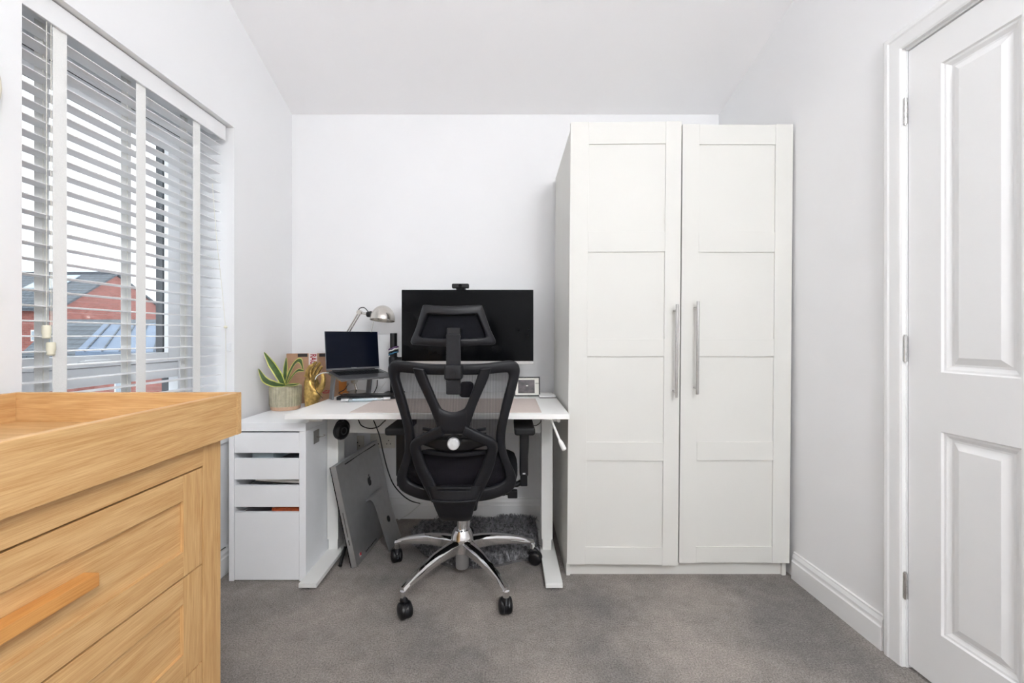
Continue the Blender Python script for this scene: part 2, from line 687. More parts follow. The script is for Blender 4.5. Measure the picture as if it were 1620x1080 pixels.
# right wall with the doorway
TD0, TD1, ZD = 1.131, 1.931, 2.034
mb = MB()
fbox(mb, RW, -0.2, TD0, -0.14, 0, 0, WT)
fbox(mb, RW, TD1, 4.45, -0.14, 0, 0, WT)
fbox(mb, RW, TD0, TD1, -0.14, 0, ZD, WT)
struct(mb.build('wall_right', 'wall_paint', smooth=0), 'white wall on the right with the doorway', 'wall')


def ceil_z(x, y):
    k = (x - L0) / (R0 - L0)
    s = 0.43 * (1 - k) + 0.30 * k
    return 2.407 + s * (YB - max(y, 1.15))


rows = [YB + 0.15, YB, 1.15, YF - 0.1]
colsx = [-1.6 + 3.2 * i / 8 for i in range(9)]
vv, ff = [], []
for y in rows:
    for x in colsx:
        vv.append((x, y, ceil_z(x, y)))
nn = len(vv)
vv += [(x, y, z + 0.12) for (x, y, z) in vv]
nc = len(colsx)
for i in range(len(rows) - 1):
    for j in range(nc - 1):
        a, b, c, d = i * nc + j, i * nc + j + 1, (i + 1) * nc + j + 1, (i + 1) * nc + j
        ff.append([a, b, c, d])
        ff.append([a + nn, d + nn, c + nn, b + nn])
for j in range(nc - 1):
    ff.append([j, j + nn, j + 1 + nn, j + 1])
    q = (len(rows) - 1) * nc + j
    ff.append([q, q + 1, q + 1 + nn, q + nn])
for i in range(len(rows) - 1):
    a, b = i * nc, (i + 1) * nc
    ff.append([a, b, b + nn, a + nn])
    a, b = i * nc + nc - 1, (i + 1) * nc + nc - 1
    ff.append([a, a + nn, b + nn, b])
struct(MB().add(vv, ff).build('ceiling', 'ceiling_paint', smooth=15), 'white ceiling sloping up from the back wall', 'ceiling')

# baseboards: plinth, bead and ogee top in one profile
BPROF = [(0, 0), (0.017, 0), (0.017, 0.078), (0.0135, 0.083), (0.0125, 0.088), (0.0125, 0.098), (0.009, 0.108), (0.0075, 0.112), (0.0075, 0.118), (0, 0.12)]


def baseboard(name, F, t0, t1, label):
    a = [F(t0, d, z) for d, z in BPROF]
    b = [F(t1, d, z) for d, z in BPROF]
    n = len(a)
    m_ = MB().add(a + b, [list(range(n)), [n + i for i in range(n)][::-1]] + [[i, (i + 1) % n, n + (i + 1) % n, n + i] for i in range(n)])
    return struct(m_.build(name, 'gloss_white', smooth=0), label, 'baseboard')


def BW(t, d, z):
    return Vector((t, YB - d, z))


baseboard('baseboard_back', BW, L0 + 0.017, 0.262, 'white moulded baseboard under the desk')
baseboard('baseboard_left', LW, 0.0, 4.2, 'white moulded baseboard along the window wall')
baseboard('baseboard_right', RW, 0.635, TD0 - 0.0585, 'white moulded baseboard between wardrobe and door')

# door with its lining and architrave
dr = thing('door_1', RW(TD0 + 0.4, 0, 0), 'white panelled door on the right wall', 'door')
dr['kind'] = 'structure'
D0, D1, DB, DT = TD0 + 0.018, TD0 + 0.018 + 0.762, 0.012, 2.011
DF = -0.004                    # door face, just behind the wall face
st = 0.100
pw = 0.195
cols_ = [(D0 + st, D0 + st + pw), (D1 - st - pw, D1 - st)]
rws = [(0.177, 0.794), (0.973, 1.909)]
mb = MB()
fbox(mb, RW, D0, cols_[0][0], DF - 0.035, DF, DB, DT)
fbox(mb, RW, cols_[0][1], cols_[1][0], DF - 0.035, DF, DB, DT)
fbox(mb, RW, cols_[1][1], D1, DF - 0.035, DF, DB, DT)
for (c0, c1) in cols_:
    fbox(mb, RW, c0, c1, DF - 0.035, DF, DB, rws[0][0])
    fbox(mb, RW, c0, c1, DF - 0.035, DF, rws[0][1], rws[1][0])
    fbox(mb, RW, c0, c1, DF - 0.035, DF, rws[1][1], DT)
mb.build('door_slab', 'gloss_white', dr, smooth=0)
for (c0, c1) in cols_:
    for (z0, z1) in rws:
        mb = MB()
        rings = [(0, 0), (0.004, -0.005), (0.010, -0.006), (0.016, -0.010), (0.020, -0.0125), (0.026, -0.0125), (0.046, -0.003), (0.048, -0.003)]
        vs_, fs_ = [], []
        for (i_, d_) in rings:
            vs_ += [RW(c0 + i_, DF + d_, z0 + i_), RW(c1 - i_, DF + d_, z0 + i_), RW(c1 - i_, DF + d_, z1 - i_), RW(c0 + i_, DF + d_, z1 - i_)]
        for i in range(len(rings) - 1):
            for k in range(4):
                fs_.append([i * 4 + k, i * 4 + (k + 1) % 4, i * 4 + 4 + (k + 1) % 4, i * 4 + 4 + k])
        L_ = (len(rings) - 1) * 4
        fs_.append([L_, L_ + 1, L_ + 2, L_ + 3])
        bk = len(vs_)
        vs_ += [RW(c0, DF - 0.03, z0), RW(c1, DF - 0.03, z0), RW(c1, DF - 0.03, z1), RW(c0, DF - 0.03, z1)]
        fs_.append([bk + 3, bk + 2, bk + 1, bk])
        for k in range(4):
            fs_.append([k, bk + k, bk + (k + 1) % 4, (k + 1) % 4])
        mb.add(vs_, fs_)
        mb.build('door_panel', 'gloss_white', dr, smooth=0)
for zc in (1.082 + (532 - 176) * 1.383 / FPX, 1.082 - (551 - 532) * 1.383 / FPX, 1.082 - (926 - 532) * 1.383 / FPX):
    mb = MB()
    for q in range(4):
        z0 = zc - 0.042 + q * 0.021
        mb.cyl(RW(D0 - 0.003, 0.0045, z0 + 0.0006), RW(D0 - 0.003, 0.0045, z0 + 0.0204), 0.0062, n=14)
    mb.cyl(RW(D0 - 0.003, 0.0045, zc - 0.045), RW(D0 - 0.003, 0.0045, zc + 0.045), 0.0042, n=12)
    h = mb.build('hinge', 'steel_hinge', dr, smooth=40)
    h['label'] = 'shiny steel butt hinge'

# lining + architrave
tr1 = MB()
fbox(tr1, RW, TD0 - 0.002, D0 - 0.003, -0.14, 0.0, 0, ZD)
fbox(tr1, RW, D1 + 0.003, TD1 + 0.002, -0.14, 0.0, 0, ZD)
fbox(tr1, RW, D0 - 0.003, D1 + 0.003, -0.14, 0.0, DT + 0.004, ZD)
struct(tr1.build('trim_1', 'gloss_white', smooth=0), 'white door lining inside the doorway', 'trim')
APROF = [(0.0, 0.0), (0.0, 0.012), (0.006, 0.015), (0.012, 0.0155), (0.040, 0.0165), (0.046, 0.019), (0.056, 0.019), (0.066, 0.012), (0.070, 0.009), (0.070, 0.0)]


def archi(name, label):
    a0, a1, az = D0 - 0.006, D1 + 0.006, DT + 0.012
    st_ = []
    for (o_, d_) in APROF:
        st_.append([RW(a0 - o_, d_, 0), RW(a0 - o_, d_, az + o_), RW(a1 + o_, d_, az + o_), RW(a1 + o_, d_, 0)])
    vs_ = [p for s in st_ for p in s]
    n = len(APROF)
    fs_ = []
    for i in range(n):
        j = (i + 1) % n
        for k in range(3):
            fs_.append([i * 4 + k, i * 4 + k + 1, j * 4 + k + 1, j * 4 + k])
    fs_.append([i * 4 for i in range(n)])
    fs_.append([i * 4 + 3 for i in range(n)][::-1])
    return struct(MB().add(vs_, fs_).build(name, 'gloss_white', smooth=0), label, 'trim')


archi('trim_2', 'white moulded architrave around the door')

# window: white frame, top-hung sash over a fixed light, dark outside faces
XW = -0.205                    # inner face of the frame, measured into the wall
win = thing('window_1', LW((TW0 + TW1) / 2, XW, ZW0), 'white framed window behind the blind', 'window')
win['kind'] = 'structure'
T0, T1 = TW0, TW1
fr = 0.082
mb = MB()
fbox(mb, LW, T0, T0 + fr, XW - 0.045, XW, ZW0, ZW1)
fbox(mb, LW, T1 - fr, T1, XW - 0.045, XW, ZW0, ZW1)
fbox(mb, LW, T0 + fr, T1 - fr, XW - 0.045, XW, ZW0, ZW0 + fr)
fbox(mb, LW, T0 + fr, T1 - fr, XW - 0.045, XW, ZW1 - fr, ZW1)
fbox(mb, LW, T0 + fr, T1 - fr, XW - 0.045, XW, 0.90, 0.968)
mb.build('window_frame', 'upvc', win, bevel=0.003, smooth=30)
mb = MB()
for (a, b, c, d) in ((T0, T0 + fr, ZW0, ZW1), (T1 - fr, T1, ZW0, ZW1), (T0 + fr, T1 - fr, ZW0, ZW0 + fr), (T0 + fr, T1 - fr, ZW1 - fr, ZW1), (T0 + fr, T1 - fr, 0.90, 0.968)):
    fbox(mb, LW, a, b, XW - 0.075, XW - 0.046, c, d)
mb.build('outer_frame', 'anthracite', win, smooth=0)
s0, s1, sz0, sz1 = T0 + fr + 0.004, T1 - fr - 0.004, 0.972, ZW1 - fr - 0.004
sw = 0.066
sash = None
mb = MB()
for (a, b, c, d) in ((s0, s0 + sw, sz0, sz1), (s1 - sw, s1, sz0, sz1), (s0 + sw, s1 - sw, sz0, sz0 + sw * 0.62), (s0 + sw, s1 - sw, sz1 - sw, sz1)):
    fbox(mb, LW, a, b, XW - 0.006, XW + 0.014, c, d)
sash = mb.build('sash', 'upvc', win, bevel=0.003, smooth=30)
mb = MB()
for (a, b, c, d) in ((s0, s0 + sw, sz0, sz1), (s1 - sw, s1, sz0, sz1), (s0 + sw, s1 - sw, sz0, sz0 + sw * 0.62), (s0 + sw, s1 - sw, sz1 - sw, sz1)):
    fbox(mb, LW, a, b, XW - 0.042, XW - 0.0115, c, d)
mb.build('sash_outer', 'anthracite', sash, smooth=0)
mb = MB()
g = 0.0035
for (a, b, c, d) in ((s0 - g, s0, sz0, sz1), (s1, s1 + g, sz0, sz1), (s0, s1, sz1, sz1 + g)):
    fbox(mb, LW, a, b, XW - 0.02, XW + 0.0135, c, d)
mb.build('seal', 'rubber', win, smooth=0)
mb = MB()
fbox(mb, LW, s0 + sw - 0.004, s1 - sw + 0.004, XW - 0.0112, XW - 0.0065, sz0 + sw * 0.62 - 0.004, sz1 - sw + 0.004)
mb.build('pane', 'glass', sash, smooth=0)
mb = MB()
fbox(mb, LW, T0 + fr - 0.004, T1 - fr + 0.004, XW - 0.045, XW - 0.039, ZW0 + fr - 0.004, 0.904)
mb.build('pane', 'glass', win, smooth=0)
hd = MB()
tH = YB - 1.545
fbox(hd, LW, tH - 0.012, tH + 0.055, XW + 0.014, XW + 0.022, 0.981, 1.001)
hd.tube([LW(tH - 0.005, XW + 0.02, 0.991), LW(tH - 0.005, XW + 0.045, 0.991), LW(tH + 0.03, XW + 0.05, 0.992), LW(tH + 0.10, XW + 0.046, 0.990)], [0.008, 0.009, 0.009, 0.007], 10)
hobj = hd.build('window_handle', 'upvc', sash, smooth=40)
kb = MB().cyl(LW(tH - 0.03, XW + 0.014, 0.991), LW(tH - 0.03, XW + 0.021, 0.991), 0.0075, n=14)
k_ = kb.build('keyhole', 'rubber', sash, smooth=40)
mb = MB()
fbox(mb, LW, TW0, TW1, XW, 0.02, ZW0 - 0.001, ZW0 + 0.022)
struct(mb.build('trim_3', 'gloss_white', bevel=0.004), 'white window sill inside the reveal', 'trim')

# light gathering hint for the window opening (samples the sky through it)
al = bpy.data.lights.new('window_portal', 'AREA')
al.shape = 'RECTANGLE'
al.size = TW1 - TW0
al.size_y = ZW1 - ZW0
al.cycles.is_portal = True
ao = bpy.data.objects.new('window_portal', al)
COL.objects.link(ao)
ao.location = LW((TW0 + TW1) / 2, -WD - 0.02, (ZW0 + ZW1) / 2)
ao.rotation_euler = (PI / 2, 0, -PI / 2 - LS)

# added pendant globe, unseen behind the viewer, supplies most of the room light
lx, ly, lz = 0.80, -0.90, 2.42
emit_mat('fill_globe', (0.965, 0.985, 1.0, 1), FILL_L)
cl = thing('fill_pendant', (lx, ly, lz - 0.19), 'added white globe fill light hanging unseen behind the viewer', 'added fill light')
MB().lathe([(max(0.19 * math.sin(PI * i / 18), 0.001), -0.19 * math.cos(PI * i / 18)) for i in range(19)], (lx, ly, lz), 36, cap=False).build('globe', 'fill_globe', cl)
MB().cyl((lx, ly, lz + 0.188), (lx, ly, ceil_z(lx, ly)), 0.003, n=8).build('flex', 'fill_lamp_metal', cl)
MB().lathe([(0.05, 0.0), (0.05, -0.02), (0.006, -0.03)], (lx, ly, ceil_z(lx, ly)), 24).build('fill_lamp_rose', 'fill_lamp_metal', cl)

# ---------------------------------------------------------------- wardrobe
WY0, WYD = 1.918, 2.495                    # carcass front and back
wr = thing('wardrobe', (0.764, 2.2, 0), 'tall white two-door wardrobe with panelled doors beside the desk', 'wardrobe')


def lean(v):
    return Vector((v.x + 0.0085 * v.z, v.y, v.z))


def wbuild(m_, *a, **k):
    m_.v = [lean(p) for p in m_.v]
    return m_.build(*a, **k)


WX0, WX1 = 0.2655, 1.2605
mb = MB().box(WX0, WX0 + 0.018, WY0, WYD, 0, 2.012)
wbuild(mb, 'side_panel', 'laminate_white', wr, bevel=0.001, smooth=0)
mb = MB().hexa([(WX1 - 0.018, WY0, 0), (WX1, WY0, 0), (WX1 - 0.026, WYD, 0), (WX1 - 0.044, WYD, 0),
                (WX1 - 0.018, WY0, 2.012), (WX1, WY0, 2.012), (WX1 - 0.026, WYD, 2.012), (WX1 - 0.044, WYD, 2.012)])
wbuild(mb, 'side_panel', 'laminate_white', wr, bevel=0.001, smooth=0)
mb = MB().box(WX0 + 0.018, WX1 - 0.046, WY0, WYD, 1.992, 2.012)
wbuild(mb, 'top_panel', 'laminate_white', wr, smooth=0)
mb = MB().box(WX0 + 0.018, WX1 - 0.046, WYD - 0.008, WYD, 0.06, 1.99)
wbuild(mb, 'back_panel', 'laminate_white', wr, smooth=0)
mb = MB().box(WX0 + 0.018, WX1 - 0.046, WY0 + 0.02, WYD - 0.01, 0.045, 0.062)
wbuild(mb, 'bottom_shelf', 'laminate_white', wr, smooth=0)
mb = MB().box(WX0 + 0.018, WX1 - 0.018, WY0 + 0.012, WY0 + 0.028, 0.0, 0.064)
wbuild(mb, 'plinth', 'laminate_white', wr, smooth=0)


def wdoor(x0, x1, z0, z1, px0, px1, hinge_left, ang, hx, hz0, hz1, lab):
    y0, y1 = WY0 - 0.024, WY0 - 0.003
    zs = [(0.141, 0.527), (0.610, 0.992), (1.0707, 1.4595), (1.5496, 1.941)]
    rc = y0 + 0.006
    m_ = MB()
    m_.box(x0, px0, y0, y1, z0, z1)
    m_.box(px1, x1, y0, y1, z0, z1)
    edges = [z0] + [v for p in zs for v in p] + [z1]
    for i in range(0, len(edges), 2):
        m_.box(px0, px1, y0 + 0.0006, y1, edges[i] + (0.0025 if i == 0 else 0), edges[i + 1] - (0.0 if i < len(edges) - 2 else 0.0015))
    hinge = Vector((x0 if hinge_left else x1, y1, 0))
    R = Matrix.Rotation(ang, 4, 'Z')

    def turn(mm):
        mm.v = [R @ (p - hinge) + hinge for p in mm.v]
        return mm
    d = wbuild(turn(m_), 'door', 'laminate_white', wr, bevel=0.0012, seg=2, smooth=30)
    for (a, b) in zs:
        pm = MB().box(px0 - 0.002, px1 + 0.002, rc, y1 - 0.002, a - 0.002, b + 0.002)
        wbuild(turn(pm), 'panel', 'laminate_white', d, smooth=0)
    hm = MB()
    yh = y0 - 0.035
    hm.cyl((hx, yh, hz0), (hx, yh, hz1), 0.0063, n=16)
    zc, hs = (hz0 + hz1) / 2, 0.177
    for z in (zc - hs, zc + hs):
        hm.cyl((hx, yh, z), (hx - 0.0, y0 + 0.001, z), 0.0048, n=12)
    h = wbuild(turn(hm), 'handle', 'brushed_steel', d, smooth=40)
    h['label'] = lab
    return d


dl = wdoor(0.2655, 0.7585, 0.062, 2.040, 0.3475, 0.689, True, -0.020, 0.7315, 0.815, 1.222, 'brushed steel bar handle on the left wardrobe door')
d2 = wdoor(0.7665, 1.2605, 0.068, 2.031, 0.842, 1.183, False, 0.0, 0.826, 0.828, 1.236, 'brushed steel bar handle on the right wardrobe door')

# ---------------------------------------------------------------- chest of drawers with changing tray
ch = thing('chest_of_drawers', (-0.99, 0.61, 0), 'oak chest of drawers with shaker fronts in the left foreground', 'chest of drawers')
CX0, CX1 = -1.27, -0.718                     # back, front plane
CY0, CY1 = 0.16, 1.06
for (y0, y1) in ((CY1 - 0.061, CY1), (CY0, CY0 + 0.061)):
    for (x0, x1) in ((CX1 - 0.045, CX1), (CX0, CX0 + 0.045)):
        MB().box(x0, x1, y0, y1, 0, 0.826).build('post', 'oak_z', ch, bevel=0.0015)
MB().box(CX0 + 0.045, CX1 - 0.045, CY1 - 0.045, CY1 - 0.012, 0.09, 0.826).build('side_panel', 'oak_z', ch, bevel=0.001)
MB().box(CX0 + 0.045, CX1 - 0.045, CY0 + 0.012, CY0 + 0.045, 0.09, 0.826).build('side_panel', 'oak_z', ch, bevel=0.001)
MB().box(CX0 + 0.005, CX0 + 0.02, CY0 + 0.061, CY1 - 0.061, 0.09, 0.826).build('back_panel', 'oak_y', ch)
MB().box(CX1 - 0.03, CX1, CY0 + 0.061, CY1 - 0.061, 0.7775, 0.826).build('top_rail', 'oak_y', ch, bevel=0.001)
MB().box(CX1 - 0.03, CX1, CY0 + 0.061, CY1 - 0.061, 0.05, 0.088).build('bottom_rail', 'oak_y', ch, bevel=0.001)
DY0, DY1 = CY0 + 0.064, CY1 - 0.0635
for i, (z0, z1) in enumerate(((0.548, 0.7735), (0.320, 0.5445), (0.092, 0.3165))):
    sw_, rec = 0.0565, 0.008
    hh = MB().box(CX1 - 0.40, CX1 - 0.022, DY0 + 0.02, DY1 - 0.02, z0 + 0.02, z1 - 0.03)
    dw = hh.build('drawer', 'oak_y', ch, smooth=0)
    MB().box(CX1 - 0.02, CX1 - 0.001, DY1 - sw_, DY1, z0, z1).build('stile', 'oak_z', dw, bevel=0.0012)
    MB().box(CX1 - 0.02, CX1 - 0.001, DY0, DY0 + sw_, z0, z1).build('stile', 'oak_z', dw, bevel=0.0012)
    MB().box(CX1 - 0.02, CX1 - 0.0012, DY0 + sw_, DY1 - sw_, z1 - sw_, z1).build('rail', 'oak_y', dw, bevel=0.0012)
    MB().box(CX1 - 0.02, CX1 - 0.0012, DY0 + sw_, DY1 - sw_, z0, z0 + sw_).build('rail', 'oak_y', dw, bevel=0.0012)
    MB().box(CX1 - 0.021, CX1 - rec - 0.001, DY0 + sw_ - 0.002, DY1 - sw_ + 0.002, z0 + sw_ - 0.002, z1 - sw_ + 0.002).build('panel', 'oak_y', dw)
    zc = (z0 + z1) / 2 + 0.006
    hm = MB().box(CX1 - rec - 0.001, CX1 + 0.018, 0.49, 0.727, zc - 0.012, zc + 0.011)
    h = hm.build('handle', 'oak_handle', dw, bevel=0.0015)
    h['label'] = 'warmer orange-brown wooden bar handle'
TX0, TX1, TY0, TY1, TZ0, TZ1 = -1.285, -0.697, 0.11, 1.11, 0.828, 0.9365
tt = 0.018
ty = thing('changing_tray', ((TX0 + TX1) / 2, (TY0 + TY1) / 2, TZ0), 'shallow oak tray with raised sides resting on the chest of drawers', 'tray')
MB().box(TX0 + tt, TX1 - tt, TY0 + tt, TY1 - tt, TZ0, 0.862).build('tray_base', 'oak_x', ty)
MB().box(TX0, TX1, TY1 - tt, TY1, TZ0, TZ1).build('tray_side', 'oak_x', ty, bevel=0.002)
MB().box(TX0, TX1, TY0, TY0 + tt, TZ0, TZ1).build('tray_side', 'oak_x', ty, bevel=0.002)
MB().box(TX1 - tt, TX1 - 0.0006, TY0 + tt, TY1 - tt, TZ0 + 0.0005, TZ1).build('tray_side', 'oak_y', ty, bevel=0.002)
MB().box(TX0 + 0.0006, TX0 + tt, TY0 + tt, TY1 - tt, TZ0 + 0.0005, TZ1).build('tray_side', 'oak_y', ty, bevel=0.002)

# ---------------------------------------------------------------- venetian blind
bl = thing('venetian_blind', LW((TW0 + TW1) / 2, -0.06, 0.66), 'white venetian blind with wide slats and cloth tapes in the window', 'blind')
B0, B1 = TW0 + 0.034, TW1 - 0.006
mb = MB()
fbox(mb, LW, B0 - 0.014, B1 + 0.004, -0.036, -0.026, 2.000, 2.0685)
fbox(mb, LW, B0 - 0.014, B0 - 0.004, -0.085, -0.036, 2.000, 2.0685)
mb.build('valance', 'slat_white', bl, bevel=0.0025)
mb = MB()
fbox(mb, LW, B0, B1, -0.092, -0.038, 2.025, 2.066)
mb.build('head_rail', 'slat_white', bl)
PITCH = 0.0446
zs_ = []
k = 20
sl0 = None
zk = 1.0825 + PITCH * 20
while zk > 0.70:
    zs_.append(zk)
    zk -= PITCH
SD0, SD1 = -0.040, -0.090
for z in zs_:
    if z > 1.995:
        continue
    if sl0 is None:
        mb = MB()
        prof = [(SD0, -0.0006), (SD0 - 0.012, 0.0006), ((SD0 + SD1) / 2, 0.0012), (SD1 + 0.012, 0.0006), (SD1, -0.0006)]
        up = [(d, h + 0.0014) for d, h in prof]
        dn = [(d, h - 0.0014) for d, h in prof][::-1]
        ring = up + dn
        n = len(ring)
        a = [LW(B0, d, z + h) for d, h in ring]
        b = [LW(B1, d, z + h) for d, h in ring]
        mb.add(a + b, [list(range(n)), [n + i for i in range(n)][::-1]] + [[i, (i + 1) % n, n + (i + 1) % n, n + i] for i in range(n)])
        sl0 = mb.build('slat', 'slat_white', bl, smooth=40)
        zfirst = z
    else:
        copy_piece(sl0, bl, (0, 0, z - zfirst))
mb = MB()
fbox(mb, LW, B0, B1, SD1, SD0, 0.664, 0.682)
mb.build('bottom_rail', 'slat_white', bl, bevel=0.004)
for tcen in (YB - 1.273, YB - 1.549, YB - 1.820):
    for dd in (SD0 + 0.0022, SD1 - 0.0034):
        mb = MB()
        fbox(mb, LW, tcen - 0.020, tcen + 0.020, dd, dd + 0.0012, 0.666, 2.03)
        mb.build('tape', 'tape_cloth', bl, smooth=0)
    for dd in (SD0 - 0.006, SD1 + 0.006):
        MB().cyl(LW(tcen + 0.004, dd, 0.68), LW(tcen + 0.004, dd, 2.02), 0.0009, n=6).build('ladder_cord', 'cord_cream', bl)
for (Yc, yend) in ((1.2336, 514), (1.2456, 541)):
    a = LW(YB - Yc, -0.0335, 2.0)
    zb = CH - (yend - VY) * Yc / FPX
    b = Vector((a.x, a.y, zb))
    MB().tube([a, (a + b) / 2, b], 0.0009, 8).build('pull_cord', 'cord_cream', bl)
    o = MB().lathe([(0.001, 0.0), (0.0085, 0.0), (0.0105, -0.004), (0.0105, -0.024), (0.0085, -0.030), (0.010, -0.036), (0.006, -0.040), (0.001, -0.040)][::-1], b, 20, cap=False).build('cord_pull', 'ivory', bl)
    o['label'] = 'small ivory acorn pull on the cord'
pts = catmull([P(336, 290, 1.925), P(343, 380, 1.935), P(350, 445, 1.95), P(356.5, 514, 1.985)], 5)
MB().tube(pts, 0.0012, 8).build('tilt_cord', 'cord_cream', bl)
a = P(356.8, 517, 1.985)
MB().lathe([(0.001, -0.006), (0.006, -0.006), (0.008, 0), (0.006, 0.006), (0.001, 0.006)], a, 14, cap=False).build('cord_joiner', 'ivory', bl)
MB().tube([a, P(357.3, 575, 1.99), P(357.5, 640, 1.995)], 0.0012, 8).build('tilt_cord', 'cord_cream', bl)
c = P(361.5, 549, 1.998)
MB().box(c.x - 0.008, c.x + 0.008, c.y - 0.004, c.y + 0.012, c.z - 0.018, c.z + 0.018).build('cord_cleat', 'upvc', bl, bevel=0.003)

# woven disc on the window wall, only its rim in view
wd_c = LW(YB - 0.948, 0.012, 1.715)
wd = thing('woven_wall_disc', wd_c, 'round cream woven disc hung on the window wall, mostly out of view', 'wall decoration')
wd_y = Vector((-LS, -1, 0)).normalized()
for i in range(11):
    r_ = 0.012 * (i + 1)
    pp = [wd_c + wd_y * (r_ * math.cos(2 * PI * q / 40)) + Vector((0.004 + 0.002 * math.cos(i), 0, r_ * math.sin(2 * PI * q / 40))) for q in range(40)]
    MB().tube(pp, 0.0062, 8, closed=True).build('woven_ring', 'wicker', wd)

# ---------------------------------------------------------------- white drawer unit
US = 357.7
UY = FPX / US                                # front plane


def ux(px):
    return (px - VX) / US


def uz(py):
    return CH - (py - VY) / US


un = thing('drawer_unit', (-1.06, 2.15, 0), 'narrow white drawer unit tucked under the left end of the desk', 'drawer unit')
UX0, UX1 = ux(362), ux(484)
UYB = 2.51
UT = uz(669)
MB().box(UX0, UX0 + 0.022, UY, UYB, 0, UT - 0.037).build('side_panel', 'unit_white', un, bevel=0.001)
MB().box(UX1 - 0.030, UX1, UY, UYB, 0, UT - 0.037).build('side_panel', 'unit_white', un, bevel=0.001)
MB().box(UX0, UX1, UY - 0.001, UYB, UT - 0.0365, UT).build('top', 'unit_white', un, bevel=0.0015)
MB().box(UX0 + 0.022, UX1 - 0.03, UYB - 0.02, UYB - 0.005, 0.01, UT - 0.037).build('back_panel', 'unit_white', un)
fx0, fx1 = UX0 + 0.0235, UX1 - 0.0315
drs = []
for (ya, yb) in ((684.5, 716.5), (725.5, 758.5), (768, 802), (810.5, 917.5)):
    z1, z0 = uz(ya), uz(yb)
    big = yb > 900
    d = MB().box(fx0 + (0.002 if big else 0), fx1, UY + 0.002, UY + 0.017, z0, z1).build('drawer_front', 'unit_white', un, bevel=0.001)
    d.name = 'drawer'
    ORG[d.name] = ORG[un.name]
    bm_ = MB()
    ztop = z1 - (0.014 if big else 0.030)
    bm_.box(fx0 + 0.004, fx1 - 0.004, UY + 0.017, UYB - 0.06, z0 + 0.008, z0 + 0.012)
    bm_.box(fx0 + 0.004, fx0 + 0.012, UY + 0.017, UYB - 0.06, z0 + 0.012, ztop)
    bm_.box(fx1 - 0.012, fx1 - 0.004, UY + 0.017, UYB - 0.06, z0 + 0.012, ztop)
    bm_.build('drawer_box', 'unit_white', d, smooth=0)
    drs.append((z0, z1))
# things in the drawers, seen through the finger gaps
zt = drs[1][1]
mb = MB().box(fx0 + 0.05, fx1 - 0.14, UY + 0.05, UY + 0.30, zt - 0.03, zt + 0.009)
tag(mb.build('loose_papers', 'paper_blue', bevel=0.001), 'loose papers lying in the open slot of the second drawer', 'papers')
zt = drs[2][1]
nb = thing('notebook', ((fx0 + fx1) / 2, UY + 0.15, zt - 0.01), 'cream notebook lying in the open slot of the third drawer', 'notebook')
a = Vector((fx0 + 0.075, UY + 0.035, zt + 0.015))
b = Vector((fx1 - 0.01, UY + 0.035, zt + 0.004))
u = (b - a)
MB().obox((a + b) / 2 + Vector((0, 0.10, 0)), u / 2, (0, 0.10, 0), Vector((-u.z, 0, u.x)).normalized() * 0.0055).build('pages', 'paper', nb, bevel=0.001)
MB().obox((a + b) / 2 + Vector((0, 0.10, -0.0066)), u / 2 * 1.01, (0, 0.103, 0), Vector((-u.z, 0, u.x)).normalized() * 0.0008).build('cover', 'print_black', nb)
zt = drs[3][1]
fl = thing('hanging_files', ((fx0 + fx1) / 2, UY + 0.12, zt - 0.1), 'row of orange hanging files in the deep bottom drawer', 'files')
for i in range(12):
    y = UY + 0.03 + i * 0.02
    MB().obox((fx1 - 0.075, y, zt - 0.09), (0.062, 0, 0), (0, 0.0012, 0), (0, 0.004, 0.098)).build('file', 'orange', fl)
# steel hook plate on the unit's side
hkp = P(495.5, 691, 1.96)
hk = thing('hook_plate', (UX1 + 0.002, 1.97, hkp.z), 'small steel plate with a wire hook stuck on the drawer unit side', 'hook')
MB().box(UX1, UX1 + 0.003, 1.945, 2.0, hkp.z - 0.03, hkp.z + 0.03).build('plate', 'brushed_steel', hk, bevel=0.001)
MB().tube(catmull([(UX1 + 0.003, 1.97, hkp.z - 0.002), (UX1 + 0.02, 1.96, hkp.z), (UX1 + 0.040, 1.955, hkp.z + 0.004), (UX1 + 0.050, 1.95, hkp.z + 0.010), (UX1 + 0.044, 1.947, hkp.z + 0.013)], 4), 0.0022, 8).build('hook', 'nickel', hk)

# ---------------------------------------------------------------- standing desk
DZ = 0.755
dk = thing('standing_desk', (-0.34, 2.13, 0), 'white crank-height desk with T-shaped feet against the back wall', 'desk')
MB().box(-0.939, 0.2605, 1.782, 2.482, DZ - 0.022, DZ).build('tabletop', 'desk_white', dk, bevel=0.002)
for (x0, x1, fx0_, fx1_) in ((-0.889, -0.834, -0.893, -0.816), (0.167, 0.222, 0.162, 0.236)):
    lg = MB().box(x0, x1, 2.085, 2.165, 0.082, 0.700).build('leg', 'steel_white', dk, bevel=0.002)
    MB().box(x0 + 0.005, x1 - 0.005, 2.091, 2.159, 0.028, 0.082).build('inner_tube', 'steel_white', lg, bevel=0.002)
    MB().box(x0 - 0.004, x1 + 0.004, 1.90, 2.36, 0.700, 0.7325).build('bracket', 'steel_white', lg, bevel=0.002)
    ft = MB().box(fx0_, fx1_, 1.806, 2.475, 0.008, 0.028).build('foot', 'steel_white', dk, bevel=0.003)
    for yy in (1.84, 2.44):
        MB().cyl(((fx0_ + fx1_) / 2, yy, 0), ((fx0_ + fx1_) / 2, yy, 0.009), 0.022, n=16).build('glide', 'black_rubber', ft)
MB().box(-0.834, 0.167, 2.115, 2.145, 0.60, 0.695).build('crossbar', 'steel_white', dk, bevel=0.002)
a, b, c = P(872, 664, 1.83), P(886, 697.5, 1.79), P(892.5, 710.5, 1.775)
ck = MB().cyl(a, b, 0.0055, n=12).build('crank', 'steel_white', dk)
